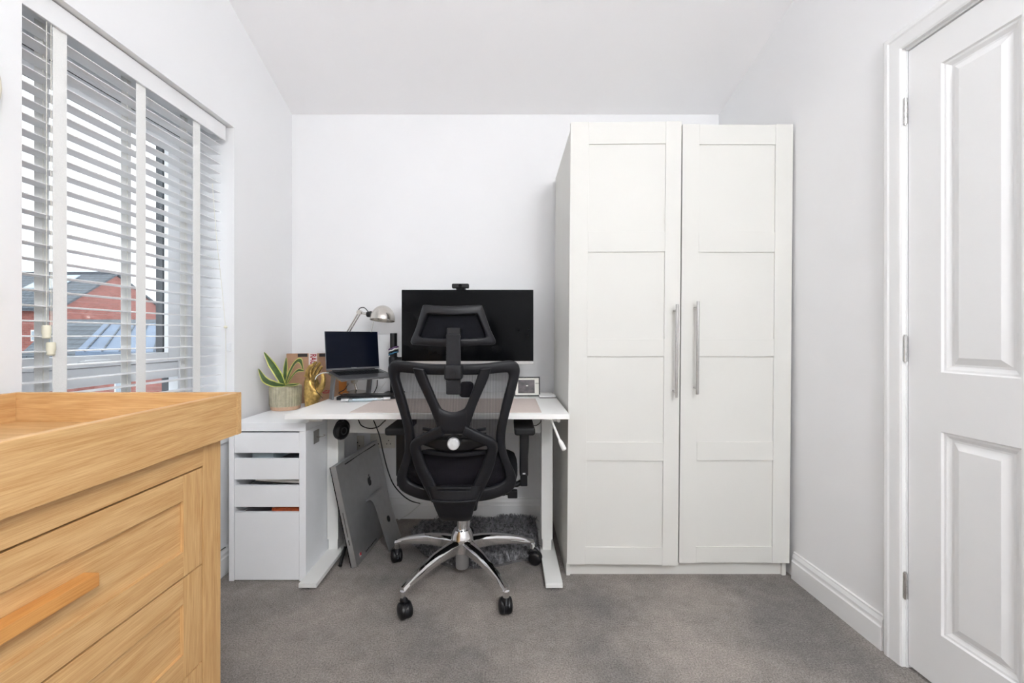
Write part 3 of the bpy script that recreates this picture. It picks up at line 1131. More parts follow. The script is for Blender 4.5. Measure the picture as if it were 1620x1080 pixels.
MB().tube([b + (b - c) * 0.15, b, b + (c - b) * 0.3, c, c + (c - b) * 0.12], [0.006, 0.0085, 0.0105, 0.0105, 0.006], 14).build('crank_grip', 'steel_white', ck)
MB().cyl((0.222, 1.84, 0.716), (0.222, 2.10, 0.716), 0.008, n=10).build('crank_shaft', 'steel_white', dk)

dm = MB().box(-0.678, 0.146, 1.815, 2.213, DZ, DZ + 0.003)
tag(dm.build('desk_mat', 'desk_mat', bevel=0.001), 'thin beige desk mat lying on the white desk', 'desk mat')

# ---------------------------------------------------------------- monitor, arm, webcam
MY = 2.26
mo = thing('monitor', (-0.215, MY, 0.93), 'large black monitor screen above the desk', 'monitor')
mx0, mx1, mz0, mz1 = -0.566, 0.138, 0.934, 1.331
cm = Vector(((mx0 + mx1) / 2, MY, (mz0 + mz1) / 2))
tz = Vector((0, 0.0, 1)).normalized()
ty_ = Vector((0, 1, 0.0)).normalized()
hw, hh_ = (mx1 - mx0) / 2, (mz1 - mz0) / 2
MB().obox(cm + ty_ * 0.012, (hw, 0, 0), ty_ * 0.012, tz * hh_).build('casing', 'black_plastic', mo, bevel=0.003)
MB().obox(cm - ty_ * 0.001 + tz * 0.007, (hw - 0.002, 0, 0), ty_ * 0.0012, tz * (hh_ - 0.009)).build('screen', 'screen_black', mo, bevel=0.0005)
MB().obox(cm - ty_ * 0.0015 - tz * (hh_ - 0.0085), (hw - 0.0005, 0, 0), ty_ * 0.002, tz * 0.008).build('chin', 'brushed_steel', mo, bevel=0.0005)
MB().obox(cm + ty_ * 0.034, (0.14, 0, 0), ty_ * 0.011, tz * 0.12).build('back_housing', 'black_plastic', mo, bevel=0.006)

wc = thing('webcam', (-0.247, MY, mz1), 'small black webcam clipped on top of the monitor', 'webcam')
c = P(728.5, 452.5, MY - 0.01)
m_ = MB().box(c.x - 0.045, c.x + 0.045, MY - 0.022, MY + 0.004, c.z - 0.012, c.z + 0.013)
m_.build('body', 'black_smooth', wc, bevel=0.006, seg=3)
MB().cyl((c.x, MY - 0.024, c.z + 0.001), (c.x, MY - 0.021, c.z + 0.001), 0.009, n=20).build('lens', 'screen_black', wc)
MB().box(c.x - 0.025, c.x + 0.025, MY - 0.006, MY + 0.05, mz1 + 0.0005, mz1 + 0.012).build('clip', 'black_plastic', wc, bevel=0.003)

pcx, pcy = -0.642, 2.385
ma = thing('monitor_mount', (pcx, pcy, DZ), 'black pole-mounted monitor arm standing on the desk', 'monitor arm')
MB().cyl((pcx, pcy, DZ + 0.012), (pcx, pcy, 1.1), 0.0195, n=24).build('pole', 'black_smooth', ma, smooth=40)
MB().box(pcx - 0.05, pcx + 0.05, pcy - 0.05, pcy + 0.06, DZ, DZ + 0.014).build('base_plate', 'black_plastic', ma, bevel=0.004)
MB().lathe([(0.02, 0.915), (0.026, 0.92), (0.027, 0.95), (0.025, 0.966), (0.02, 0.968)], (pcx, pcy, 0), 24).build('collar', 'black_plastic', ma)
za = 0.948
MB().tube([(pcx, pcy, za), (pcx + 0.10, pcy - 0.005, za), (pcx + 0.22, pcy - 0.015, za + 0.05)], [0.018, 0.020, 0.018], 12).build('arm_segment', 'black_plastic', ma)
MB().tube([(pcx + 0.22, pcy - 0.015, za + 0.05), (-0.215, pcy - 0.02, 1.13)], 0.018, 12).build('arm_segment', 'black_plastic', ma)
MB().box(-0.265, -0.165, pcy - 0.075, pcy - 0.015, 1.08, 1.18).build('mount_plate', 'black_plastic', ma, bevel=0.004)


def hairband(z, tilt, m1, lab, r=0.0275):
    pp = [Vector((pcx + r * math.cos(q * 2 * PI / 28), pcy + r * math.sin(q * 2 * PI / 28), z + tilt * math.cos(q * 2 * PI / 28) + 0.0015 * math.sin(q * 5))) for q in range(28)]
    m_ = MB().tube(pp, 0.0042, 8, closed=True)
    tag(m_.build('hair_band', m1), lab, 'hair band', 'hair bands on the monitor arm')


hairband(1.016, 0.009, 'band_purple', 'purple hair band looped on the monitor pole, topmost', 0.0245)
hairband(1.0065, 0.009, 'cable_white', 'white hair band looped on the monitor pole under the purple one', 0.0245)
hairband(0.997, 0.009, 'cable_black', 'black hair band looped on the monitor pole between the white and blue ones', 0.0245)
hairband(0.9875, 0.009, 'band_blue', 'blue hair band looped on the monitor pole, lowest', 0.0245)

# ---------------------------------------------------------------- laptop on its stand
LA = math.radians(42)
lu = Vector((math.cos(LA), math.sin(LA), 0))          # along the hinge
lf = Vector((math.sin(LA), -math.cos(LA), 0))         # towards the user
lb = (lf - Vector((0, 0, 0.135))).normalized()        # base slopes down to the user
hl = Vector((-0.942, 2.2, 0.900))
lw_, ldep, lh = 0.293, 0.205, 0.207
lp = thing('laptop', hl + lu * lw_ / 2, 'open dark grey laptop with a dark screen on a raised stand', 'laptop')
bn = lu.cross(lb).normalized()
if bn.z < 0:
    bn = -bn
MB().obox(hl + lu * lw_ / 2 + lb * ldep / 2 - bn * 0.004, lu * lw_ / 2, lb * ldep / 2, bn * 0.0045).build('base', 'space_grey', lp, bevel=0.002)
kbd = MB()
for r in range(5):
    for q in range(13):
        cc = hl + lu * (0.025 + 0.243 * (q + 0.5) / 13) + lb * (0.022 + 0.0175 * (r + 0.5)) + bn * 0.0012
        kbd.obox(cc, lu * 0.0078, lb * 0.0072, bn * 0.0009)
kbd.obox(hl + lu * lw_ / 2 + lb * 0.066 + bn * 0.0004, lu * 0.124, lb * 0.046, bn * 0.0003)
kbd.build('keyboard', 'black_smooth', lp, smooth=0)
MB().obox(hl + lu * lw_ / 2 + lb * 0.155 + bn * 0.0006, lu * 0.058, lb * 0.036, bn * 0.0003).build('trackpad', 'space_grey', lp)
lt = (Vector((0, 0, 1)) - lf * 0.12).normalized()
ln = lu.cross(lt).normalized()
if ln.dot(lf) < 0:
    ln = -ln
lc = hl + lu * lw_ / 2 + lt * (lh / 2 + 0.004) - ln * 0.003
lid = MB().obox(lc, lu * lw_ / 2, lt * lh / 2, ln * 0.0025).build('lid', 'space_grey', lp, bevel=0.002)
MB().obox(lc + ln * 0.0028 + lt * 0.004, lu * (lw_ / 2 - 0.002), lt * (lh / 2 - 0.006), ln * 0.0004).build('screen', 'laptop_screen', lid)
text_part('screen_badge', 'MacBook', 0.0075, frame_matrix(lc + ln * 0.0036 - lt * (lh / 2 - 0.009), lu, lt), 'aluminium', lid)
MB().cyl(hl + lu * 0.03, hl + lu * (lw_ - 0.03), 0.005, n=12).build('hinge', 'black_smooth', lp)

ls = thing('laptop_stand', hl + lu * 0.15 + lf * 0.08 + Vector((0, 0, DZ - 0.9)), 'dark grey metal stand holding the laptop above the desk', 'laptop stand')
for s_, nm in ((0.018, 'leg'), (0.215, 'leg')):
    top = hl + lu * s_ + lb * 0.055 - bn * 0.015
    bot = Vector((top.x, top.y, DZ + 0.001)) - lf * 0.03
    sd = lb * 0.0
    ax = lu * 0.004
    ay = lf * 0.024
    A = [top - ay - ax, top + ay - ax, top + ay + ax, top - ay + ax]
    B_ = [bot - ay - ax, bot + ay - ax, bot + ay + ax, bot - ay + ax]
    MB().hexa(B_ + A).build(nm, 'stand_grey', ls, bevel=0.001)
    MB().obox(hl + lu * s_ + lb * 0.10 - bn * 0.0112, lu * 0.012, lb * 0.095, bn * 0.002).build('rest_bar', 'stand_grey', ls, bevel=0.001)
MB().obox(hl + lu * 0.117 + lb * 0.03 - bn * 0.0112, lu * 0.088, lb * 0.008, bn * 0.002).build('cross_bar', 'stand_grey', ls, bevel=0.001)

# black keyboard and clear tube in front of the stand
ka, kb_ = P(532, 629, 2.165), P(626, 626, 2.20)
ka.z = kb_.z = DZ
ku = (kb_ - ka).normalized()
kv = Vector((-ku.y, ku.x, 0))
kl = (kb_ - ka).length
kk = thing('keyboard', (ka + kb_) / 2 + kv * 0.055, 'slim black keyboard lying under the laptop stand', 'keyboard')
MB().obox((ka + kb_) / 2 + kv * 0.055 + Vector((0, 0, 0.0095)), ku * kl / 2, kv * 0.055, (0, 0, 0.0085)).build('case', 'black_plastic', kk, bevel=0.003)
km = MB()
for r in range(5):
    for q in range(15):
        km.obox(ka + ku * (0.012 + (kl - 0.024) * (q + 0.5) / 15) + kv * (0.010 + 0.0185 * (r + 0.5)) + Vector((0, 0, 0.0195)), ku * 0.009, kv * 0.008, (0, 0, 0.002))
km.build('keys', 'black_smooth', kk, smooth=0)
ta, tb = P(541, 636.0, 2.10), P(616, 630.5, 2.15)
ta.z = tb.z = DZ + 0.0105
tu = (tb - ta).normalized()
tu_t = thing('plastic_tube', (ta + tb) / 2 - Vector((0, 0, 0.0105)), 'clear blue-grey plastic tube lying in front of the black keyboard', 'tube')
MB().tube([ta, ta + tu * 0.012, tb - tu * 0.012, tb], [0.007, 0.0095, 0.0095, 0.007], 16).build('tube_wall', 'clear_plastic', tu_t)
MB().cyl(ta + tu * 0.05, tb - tu * 0.06, 0.006, n=12).build('insert', 'paper_blue', tu_t)
for (e_, s_) in ((ta, 1), (tb, -1)):
    MB().tube([e_ - tu * 0.004 * s_, e_ + tu * 0.03 * s_], [0.0098, 0.0103], 14).build('cap', 'aluminium', tu_t)

# ---------------------------------------------------------------- desk lamp
LY = 2.40
la = thing('desk_lamp', (-0.885, LY, DZ), 'nickel desk lamp with a domed shade behind the laptop', 'desk lamp')
MB().lathe([(0.075, 0.0), (0.078, 0.004), (0.074, 0.014), (0.03, 0.022), (0.012, 0.026)], (-0.855, LY, DZ), 36).build('base', 'nickel', la)
j0 = Vector((-0.868, LY, DZ + 0.075))
j1 = P(545, 535, LY)
j2 = P(569, 494, LY)
MB().cyl((-0.855, LY, DZ + 0.024), j0, 0.007, n=12).build('lower_arm', 'nickel', la)
MB().cyl(j0 + Vector((0, -0.018, 0)), j0 + Vector((0, 0.018, 0)), 0.014, n=18).build('joint', 'nickel', la)
MB().cyl(j0 + Vector((-0.006, 0, 0)), j1, 0.006, n=12).build('lower_arm', 'nickel', la)
MB().cyl(j1 + Vector((0, -0.015, 0)), j1 + Vector((0, 0.015, 0)), 0.012, n=18).build('joint', 'nickel', la)
dirn = (j2 - j1).normalized()
sd = Vector((-dirn.z, 0, dirn.x))
for s_ in (-0.006, 0.006):
    MB().cyl(j1 + sd * s_, j2 + sd * s_, 0.0042, n=10).build('upper_arm', 'nickel', la)
MB().cyl(j2 + Vector((0, -0.016, 0)), j2 + Vector((0, 0.016, 0)), 0.013, n=18).build('joint', 'nickel', la)
j3 = P(583, 497, LY - 0.01)
MB().cyl(j2, j3, 0.007, n=12).build('neck', 'nickel', la)
MB().tube([j3 - Vector((0.006, 0, 0)), j3 + Vector((0.016, -0.004, 0.0))], [0.016, 0.018], 16).build('socket', 'black_smooth', la)
sc_c = P(605, 506.5, LY - 0.04)
Rt = (Matrix.Rotation(math.radians(3), 3, 'Y') @ Matrix.Rotation(math.radians(-8), 3, 'X'))
prof = []
R_ = 0.0685
for i in range(15):
    a = (PI / 2) * i / 14
    prof.append((max(R_ * math.cos(a), 0.0005), 0.084 * math.sin(a)))
inner = [(max(r * 0.965, 0.0004), z * 0.965) for r, z in prof][::-1]
MB().lathe(inner[::1] + [(R_ * 0.965, -0.001), (R_ + 0.0015, -0.001)] + prof, sc_c, 40, rot=Rt, cap=False).build('shade', 'nickel', la, recalc=True)
MB().lathe([(0.001, -0.0), (0.018, 0.004), (0.026, 0.022), (0.020, 0.045), (0.013, 0.060), (0.001, 0.062)], sc_c + Vector((0, 0, 0.004)), 20, rot=Rt, cap=False).build('bulb', 'ivory', la)
MB().cyl(P(591, 508, LY - 0.03), P(587, 525, LY - 0.03), 0.0025, n=8).build('switch_stem', 'nickel', la)
MB().tube(catmull([j2 + Vector((-0.006, -0.004, 0.012)), P(570, 487, LY), P(576, 486.5, LY), P(581, 491, LY), j3 + Vector((0, 0, 0.01))], 5), 0.0025, 8).build('flex', 'cable_black', la)

# ---------------------------------------------------------------- small desk things at the right
sp = thing('smart_speaker', (-0.222, 2.30, DZ), 'small black rounded speaker on the desk under the monitor', 'speaker')
MB().lathe([(0.030, 0.0), (0.038, 0.006), (0.040, 0.03), (0.040, 0.055), (0.036, 0.072), (0.026, 0.080), (0.001, 0.082)], (-0.222, 2.30, DZ), 28, cap=False).build('body', 'black_fabric', sp)
MB().lathe([(0.001, 0.0), (0.030, 0.0)][::-1] + [(0.001, 0.001)], (-0.222, 2.30, DZ + 0.0005), 28, cap=False).build('base_ring', 'black_rubber', sp)
fpc = P(834, 626.5, 2.30)
fpc.z = DZ
pf = thing('photo_frame', fpc, 'black framed scan photo with white mount leaning at the desk right end', 'photo frame')
fu = Vector((1, 0.02, 0)).normalized()
fn = Vector((0.02, -1, 0)).normalized()
fv = (Vector((0, 0, 1)) - fn * 0.16).normalized()
fn2 = fu.cross(fv).normalized()
if fn2.y > 0:
    fn2 = -fn2
fc = fpc + fv * 0.055 + fn2 * 0.0
hw_, hh2 = 0.070, 0.0525
for (cc, ax, ay) in ((fc + fv * (hh2 - 0.003), fu * hw_, fv * 0.003), (fc - fv * (hh2 - 0.003), fu * hw_, fv * 0.003),
                     (fc + fu * (hw_ - 0.003), fu * 0.003, fv * (hh2 - 0.006)), (fc - fu * (hw_ - 0.003), fu * 0.003, fv * (hh2 - 0.006))):
    MB().obox(cc, ax, ay, fn2 * 0.006).build('frame_bar', 'black_smooth', pf, bevel=0.0008)
MB().obox(fc - fn2 * 0.001, fu * (hw_ - 0.005), fv * (hh2 - 0.005), fn2 * 0.002).build('mount', 'paper', pf)
pr = MB().obox(fc + fn2 * 0.0014 - fu * 0.004, fu * 0.045, fv * 0.036, fn2 * 0.0004).build('print', 'photo_print', pf)
MB().obox(fc + fn2 * 0.0018 + fu * 0.055 + fv * 0.017, fu * 0.010, fv * 0.0012, fn2 * 0.0003).build('caption_line', 'print_black', pf)
MB().obox(fc + fn2 * 0.0019 + fu * 0.0 + fv * 0.004, fu * 0.006, fv * 0.003, fn2 * 0.0003).build('print_mark', 'paper', pf)
MB().obox(fc - fn2 * 0.03 - fv * 0.004, fu * 0.015, (Vector((0, 0, 1)) + fn2 * 0.5).normalized() * 0.045, fn2 * 0.0012).build('strut', 'black_smooth', pf)
bx = P(866, 631, 2.26)
ca = thing('flat_case', (0.213, 2.28, DZ), 'flat white case with dark underside beside the photo frame', 'case')
MB().box(0.170, 0.256, 2.245, 2.325, DZ + 0.004, DZ + 0.012).build('lid', 'desk_white', ca, bevel=0.001)
MB().box(0.170, 0.256, 2.245, 2.325, DZ, DZ + 0.004).build('underside', 'print_black', ca)

# ---------------------------------------------------------------- office chair
XC = -0.205
chr_ = thing('office_chair', (XC, 1.915, 0), 'black mesh office chair with headrest and chrome star base at the desk', 'office chair')


def back_pt(h, y, off=0.0):
    """half-width h and row y (pixels) -> point on the leaning, slightly wrapped back; off moves towards the viewer"""
    Y = 1.6
    for _ in range(6):
        z = CH - (y - VY) * Y / FPX
        x = h * Y / FPX
        Y = 1.585 + (0.99 - z) * 0.19 + 0.55 * x * x - off
    return Vector((XC + x, Y, z))


def sym_ring(half, off=0.0):
    """half contour from top centre round to bottom centre on the right -> closed ring"""
    right = [back_pt(h, y, off) for h, y in half]
    left = [back_pt(-h, y, off) for h, y in half]
    body = right + left[::-1]
    out = []
    for p in body:
        if not out or (p - out[-1]).length > 1e-5:
            out.append(p)
    if (out[0] - out[-1]).length < 1e-5:
        out.pop()
    return out


OUT = [(0, 576), (45, 575.0), (75, 571.5), (93, 570.5), (101, 575), (103.5, 585), (100, 603), (92.5, 630), (85, 656), (79.5, 682), (79, 706), (85, 729), (92.5, 748), (93.5, 762), (86, 775), (66, 785), (40, 791), (0, 794)]
INN = [(0, 592.5), (40, 592), (66, 590), (82, 588.5), (86, 591), (86.5, 598), (83, 612), (76, 636), (70.5, 659), (65, 684), (65, 706), (70, 727), (76, 744), (77, 755), (70, 763), (54, 769), (34, 773), (0, 776)]
A = catmull(sym_ring(OUT), 4, closed=True)
B = catmull(sym_ring(INN), 4, closed=True)
MB().band(A, B, 0.026, closed=True, k=12).build('back_frame', 'black_plastic', chr_, smooth=60)
# mesh sheet
B2 = catmull(sym_ring([(h * 1.02, y) for h, y in INN], -0.012), 3, closed=True)
half = len(B2) // 2
vs_, fs_ = [], []
rowsN = half
for i in range(rowsN + 1):
    a, b = B2[i % len(B2)], B2[-i % len(B2)]
    for q in range(9):
        t = q / 8
        p = a.lerp(b, t)
        wdt = (a - b).length / 2
        xx = (t - 0.5) * 2 * wdt
        p.y += -0.55 * (wdt * wdt - xx * xx) * 0.9
        vs_.append(p)
for i in range(rowsN):
    for q in range(8):
        fs_.append([i * 9 + q, i * 9 + q + 1, (i + 1) * 9 + q + 1, (i + 1) * 9 + q])
MB().add(vs_, fs_).build('back_mesh', 'back_mesh', chr_, smooth=60, recalc=False)

# the branching support behind the mesh
def edges(outer, inner, s, off):
    a = catmull([back_pt(s * h, y, off) for h, y in outer], 5)
    b = catmull([back_pt(s * h, y, off) for h, y in inner], 5)
    return a, b


VO = [(62, 582), (56, 600), (46, 622), (36, 645), (25, 676)]
VI = [(44, 584), (38, 600), (30, 620), (21, 641), (5, 668)]
LO = [(20, 672), (44, 684), (62, 693), (69.5, 704), (66, 724), (60, 744), (49, 768), (36, 794)]
LI = [(14, 688), (34, 697), (49, 703), (53, 709), (49, 722), (43, 738), (35, 754), (24, 776)]
mb = MB()
for s in (1, -1):
    a, b = edges(VO, VI, s, 0.034)
    mb.band(a, b, 0.022, k=12)
    a, b = edges(LO, LI, s, 0.040)
    mb.band(a, b, 0.026, k=12)
a = catmull([back_pt(-h, y, 0.036) for h, y in ((24, 640), (22, 655), (21, 668), (22, 686))], 4)
b = catmull([back_pt(h, y, 0.036) for h, y in ((24, 640), (22, 655), (21, 668), (22, 686))], 4)
cut = []
n_ = len(a)
top = [back_pt(-22 + 44 * q / 10, 641 + 10.5 * math.sin(PI * q / 10) ** 0.6, 0.036) for q in range(11)]
bot = [back_pt(-22 + 44 * q / 10, 686, 0.036) for q in range(11)]
mb.band(top, bot, 0.020, k=10, nrm=(0, 1, 0.19))
mb.build('back_support', 'black_plastic', chr_, smooth=60)
# scoop under the support down to the mechanism
rowsS = [(44, 768, 0.045, 0.018), (40, 780, 0.052, 0.03), (35, 793, 0.058, 0.04), (30, 806, 0.05, 0.05), (24.5, 818, 0.02, 0.05)]
top, bot = [], []
for h, y, off, th in rowsS:
    top.append(back_pt(-h, y, off))
    bot.append(back_pt(h, y, off))
top.append(Vector((XC - 0.055, 1.80, 0.345)))
bot.append(Vector((XC + 0.055, 1.80, 0.345)))
top.append(Vector((XC - 0.055, 1.93, 0.36)))
bot.append(Vector((XC + 0.055, 1.93, 0.36)))
MB().band(catmull(top, 4), catmull(bot, 4), 0.03, k=14, e=0.5).build('back_scoop', 'black_plastic', chr_, smooth=60)
rdg = MB()
for (y0, y1, hw_r) in ((770.5, 772.5, 27), (776, 778.5, 26)):
    rdg.band([back_pt(-hw_r + 2 * hw_r * q / 8, y0, 0.066) for q in range(9)], [back_pt(-hw_r + 2 * hw_r * q / 8, y1, 0.068) for q in range(9)], 0.006, k=8, nrm=(0, 1, 0.19))
rdg.band([back_pt(-35 + 70 * q / 10, 789.5 + 3.0 * math.sin(PI * q / 10), 0.073) for q in range(11)], [back_pt(-35 + 70 * q / 10, 793.5 + 3.0 * math.sin(PI * q / 10), 0.073) for q in range(11)], 0.010, k=10, nrm=(0, 1, 0.19))
rdg.build('scoop_ridge', 'black_plastic', chr_, smooth=60)
vt = MB()
for q in range(13):
    h = -18 + 3 * q
    p = back_pt(h, 817, 0.038)
    vt.box(p.x - 0.0018, p.x + 0.0018, p.y - 0.004, p.y + 0.01, p.z - 0.006, p.z + 0.012)
vt.build('scoop_vents', 'black_smooth', chr_, smooth=0)
# lumbar pad and its knob
top = [back_pt(-54 + 108 * q / 14, 690 + 3 * math.cos(PI * (q / 14 - 0.5)), -0.004) for q in range(15)]
bot = [back_pt(-54 + 108 * q / 14, 702 + 13 * math.cos(PI * (q / 14 - 0.5)), -0.004) for q in range(15)]
MB().band(top, bot, 0.016, k=10, nrm=(0, 1, 0.19)).build('lumbar_pad', 'black_smooth', chr_, smooth=60)
lum = MB()
for (y0, y1) in ((676, 680), (684, 688), (711, 717)):
    top = [back_pt(-50 + 100 * q / 14, y0 + 5 * math.cos(PI * (q / 14 - 0.5)), 0.010) for q in range(15)]
    bot = [back_pt(-50 + 100 * q / 14, y1 + 5 * math.cos(PI * (q / 14 - 0.5)), 0.010) for q in range(15)]
    lum.band(top, bot, 0.012, k=8, nrm=(0, 1, 0.19))
lum.build('lumbar_rib', 'black_plastic', chr_, smooth=60)
kp = back_pt(-0.5, 701.5, 0.03)
ko = MB().lathe([(0.0005, 0.0), (0.018, 0.002), (0.0228, 0.007), (0.0235, 0.018), (0.0235, 0.03)], kp + Vector((0, -0.018, 0)), 28, rot=Matrix.Rotation(-PI / 2, 3, 'X'), cap=False).build('lumbar_knob', 'knob_grey', chr_)
ko['label'] = 'round light grey knob'
MB().lathe([(0.028, 0.0), (0.028, 0.03)], kp + Vector((0, 0.005, 0.002)), 24, rot=Matrix.Rotation(-PI / 2, 3, 'X')).build('knob_collar', 'black_smooth', chr_)

# headrest
HY = 1.565


def head_pt(h, y, off=0.0):
    x = h * HY / FPX
    return Vector((XC + 0.0 + x, HY + 1.6 * x * x - off, CH - (y - VY) * HY / FPX))


HO = [(0, 484), (28, 483), (44, 481.5), (47.5, 486), (53, 503), (60, 523), (67.5, 539), (66, 544.5), (58, 545.5), (30, 547), (0, 548)]
HI = [(0, 499), (26, 498), (37, 497), (40.5, 500), (44, 508), (49, 520), (53, 530), (51.5, 533), (44, 534), (22, 535), (0, 535.5)]


def head_ring(half, off=0.0):
    r_ = [head_pt(h, y, off) for h, y in half]
    l_ = [head_pt(-h, y, off) for h, y in half]
    return r_ + l_[1:-1][::-1]


A = catmull(head_ring(HO), 4, closed=True)
B = catmull(head_ring(HI, 0.006), 4, closed=True)
MB().band(A, B, 0.020, closed=True, k=12).build('headrest_frame', 'black_plastic', chr_, smooth=60)
B2 = catmull(head_ring([(h * 1.04, y) for h, y in HI], -0.006), 3, closed=True)
vs_, fs_ = [], []
hN = len(B2) // 2
for i in range(hN + 1):
    a, b = B2[i % len(B2)], B2[-i % len(B2)]
    for q in range(9):
        t = q / 8
        p = a.lerp(b, t)
        x = p.x - XC
        p.y = HY + 1.6 * x * x + 0.010
        vs_.append(p)
for i in range(hN):
    for q in range(8):
        fs_.append([i * 9 + q, i * 9 + q + 1, (i + 1) * 9 + q + 1, (i + 1) * 9 + q])
ne = len(vs_)
vs_ += [v + Vector((0, 0.022, 0)) for v in vs_]
fs_ += [[i + ne for i in f][::-1] for f in fs_]
MB().add(vs_, fs_).build('headrest_pad', 'black_fabric', chr_, smooth=60)
hx = XC + 0.009
MB().hexa([(hx - 0.026, 1.528, 0.872), (hx + 0.026, 1.528, 0.872), (hx + 0.026, 1.543, 0.872), (hx - 0.026, 1.543, 0.872),
           (hx - 0.0262, 1.526, 1.090), (hx + 0.0262, 1.526, 1.090), (hx + 0.0262, 1.541, 1.090), (hx - 0.0262, 1.541, 1.090)]).build('headrest_stem', 'black_plastic', chr_, bevel=0.004, seg=3)
MB().obox((hx, 1.556, 1.092), (0.025, 0, 0), (0, 0.022, 0.0), (0, 0, 0.022)).build('stem_hook', 'black_plastic', chr_, bevel=0.005, seg=3)
MB().box(hx - 0.032, hx + 0.032, 1.517, 1.575, 0.925, 0.981).build('stem_bracket', 'black_plastic', chr_, bevel=0.008, seg=3)
MB().lathe([(0.0005, 0.0), (0.010, 0.0), (0.012, 0.003)], (hx, 1.5165, 0.945), 20, rot=Matrix.Rotation(-PI / 2, 3, 'X'), cap=False).build('bracket_bolt', 'black_smooth', chr_)

# seat
SY0, SY1, SZ = 1.72, 2.20, 0.435
prof_out = []
for q in range(48):
    a = 2 * PI * q / 48
    cx_, sx_ = math.cos(a), math.sin(a)
    prof_out.append((math.copysign(abs(cx_) ** 0.5, cx_) * 0.25, math.copysign(abs(sx_) ** 0.5, sx_) * 0.24))
lev = [(0.86, 0.0), (0.97, 0.012), (1.0, 0.035), (1.0, 0.055), (0.97, 0.075), (0.88, 0.088), (0.6, 0.086), (0.25, 0.078), (0.02, 0.076)]
vs_, fs_ = [], []
for s_, z in lev:
    for (x, y) in prof_out:
        droop = -0.02 * max(0, (y - 0.12) / 0.12) ** 2
        vs_.append((XC + x * s_, (SY0 + SY1) / 2 + y * s_, SZ + z + droop))
for i in range(len(lev) - 1):
    for q in range(48):
        fs_.append([i * 48 + q, i * 48 + (q + 1) % 48, (i + 1) * 48 + (q + 1) % 48, (i + 1) * 48 + q])
fs_.append(list(range(48))[::-1])
fs_.append([(len(lev) - 1) * 48 + q for q in range(48)])
MB().add(vs_, fs_).build('seat', 'black_fabric', chr_, smooth=60)
MB().box(XC - 0.20, XC + 0.20, 1.77, 2.12, 0.412, 0.437).build('seat_pan', 'black_plastic', chr_, bevel=0.010)
MB().box(XC - 0.075, XC + 0.075, 1.80, 2.03, 0.335, 0.413).build('mechanism', 'black_plastic', chr_, bevel=0.012)
# arms
for s in (-1, 1):
    ax_ = XC + s * 0.279
    ar = MB().box(ax_ - 0.019, ax_ + 0.019, 1.905, 1.955, 0.452, 0.655).build('armrest_post', 'black_smooth', chr_, bevel=0.006, seg=3)
    MB().box(ax_ - 0.016, ax_ + 0.016, 1.91, 1.95, 0.405, 0.455).build('post_sleeve', 'black_plastic', ar, bevel=0.004)
    MB().tube([(ax_, 1.93, 0.425), (ax_ - s * 0.03, 1.93, 0.409), (XC + s * 0.15, 1.93, 0.407)], 0.013, 10).build('arm_bracket', 'black_plastic', ar)
    MB().box(ax_ - 0.045, ax_ + 0.045, 1.815, 2.06, 0.655, 0.690).build('armrest_pad', 'black_rubber', chr_, bevel=0.012, seg=4)
    MB().box(ax_ - 0.006, ax_ + 0.006, 1.9035, 1.906, 0.462, 0.468).build('scale_mark', 'knob_grey', ar)
# height lever
MB().tube([(XC + 0.06, 1.84, 0.395), (XC + 0.16, 1.82, 0.408), (XC + 0.215, 1.80, 0.413)], 0.006, 8).build('lever', 'black_smooth', chr_)
MB().box(XC + 0.205, XC + 0.247, 1.785, 1.815, 0.398, 0.430).build('lever_paddle', 'black_smooth', chr_, bevel=0.004)
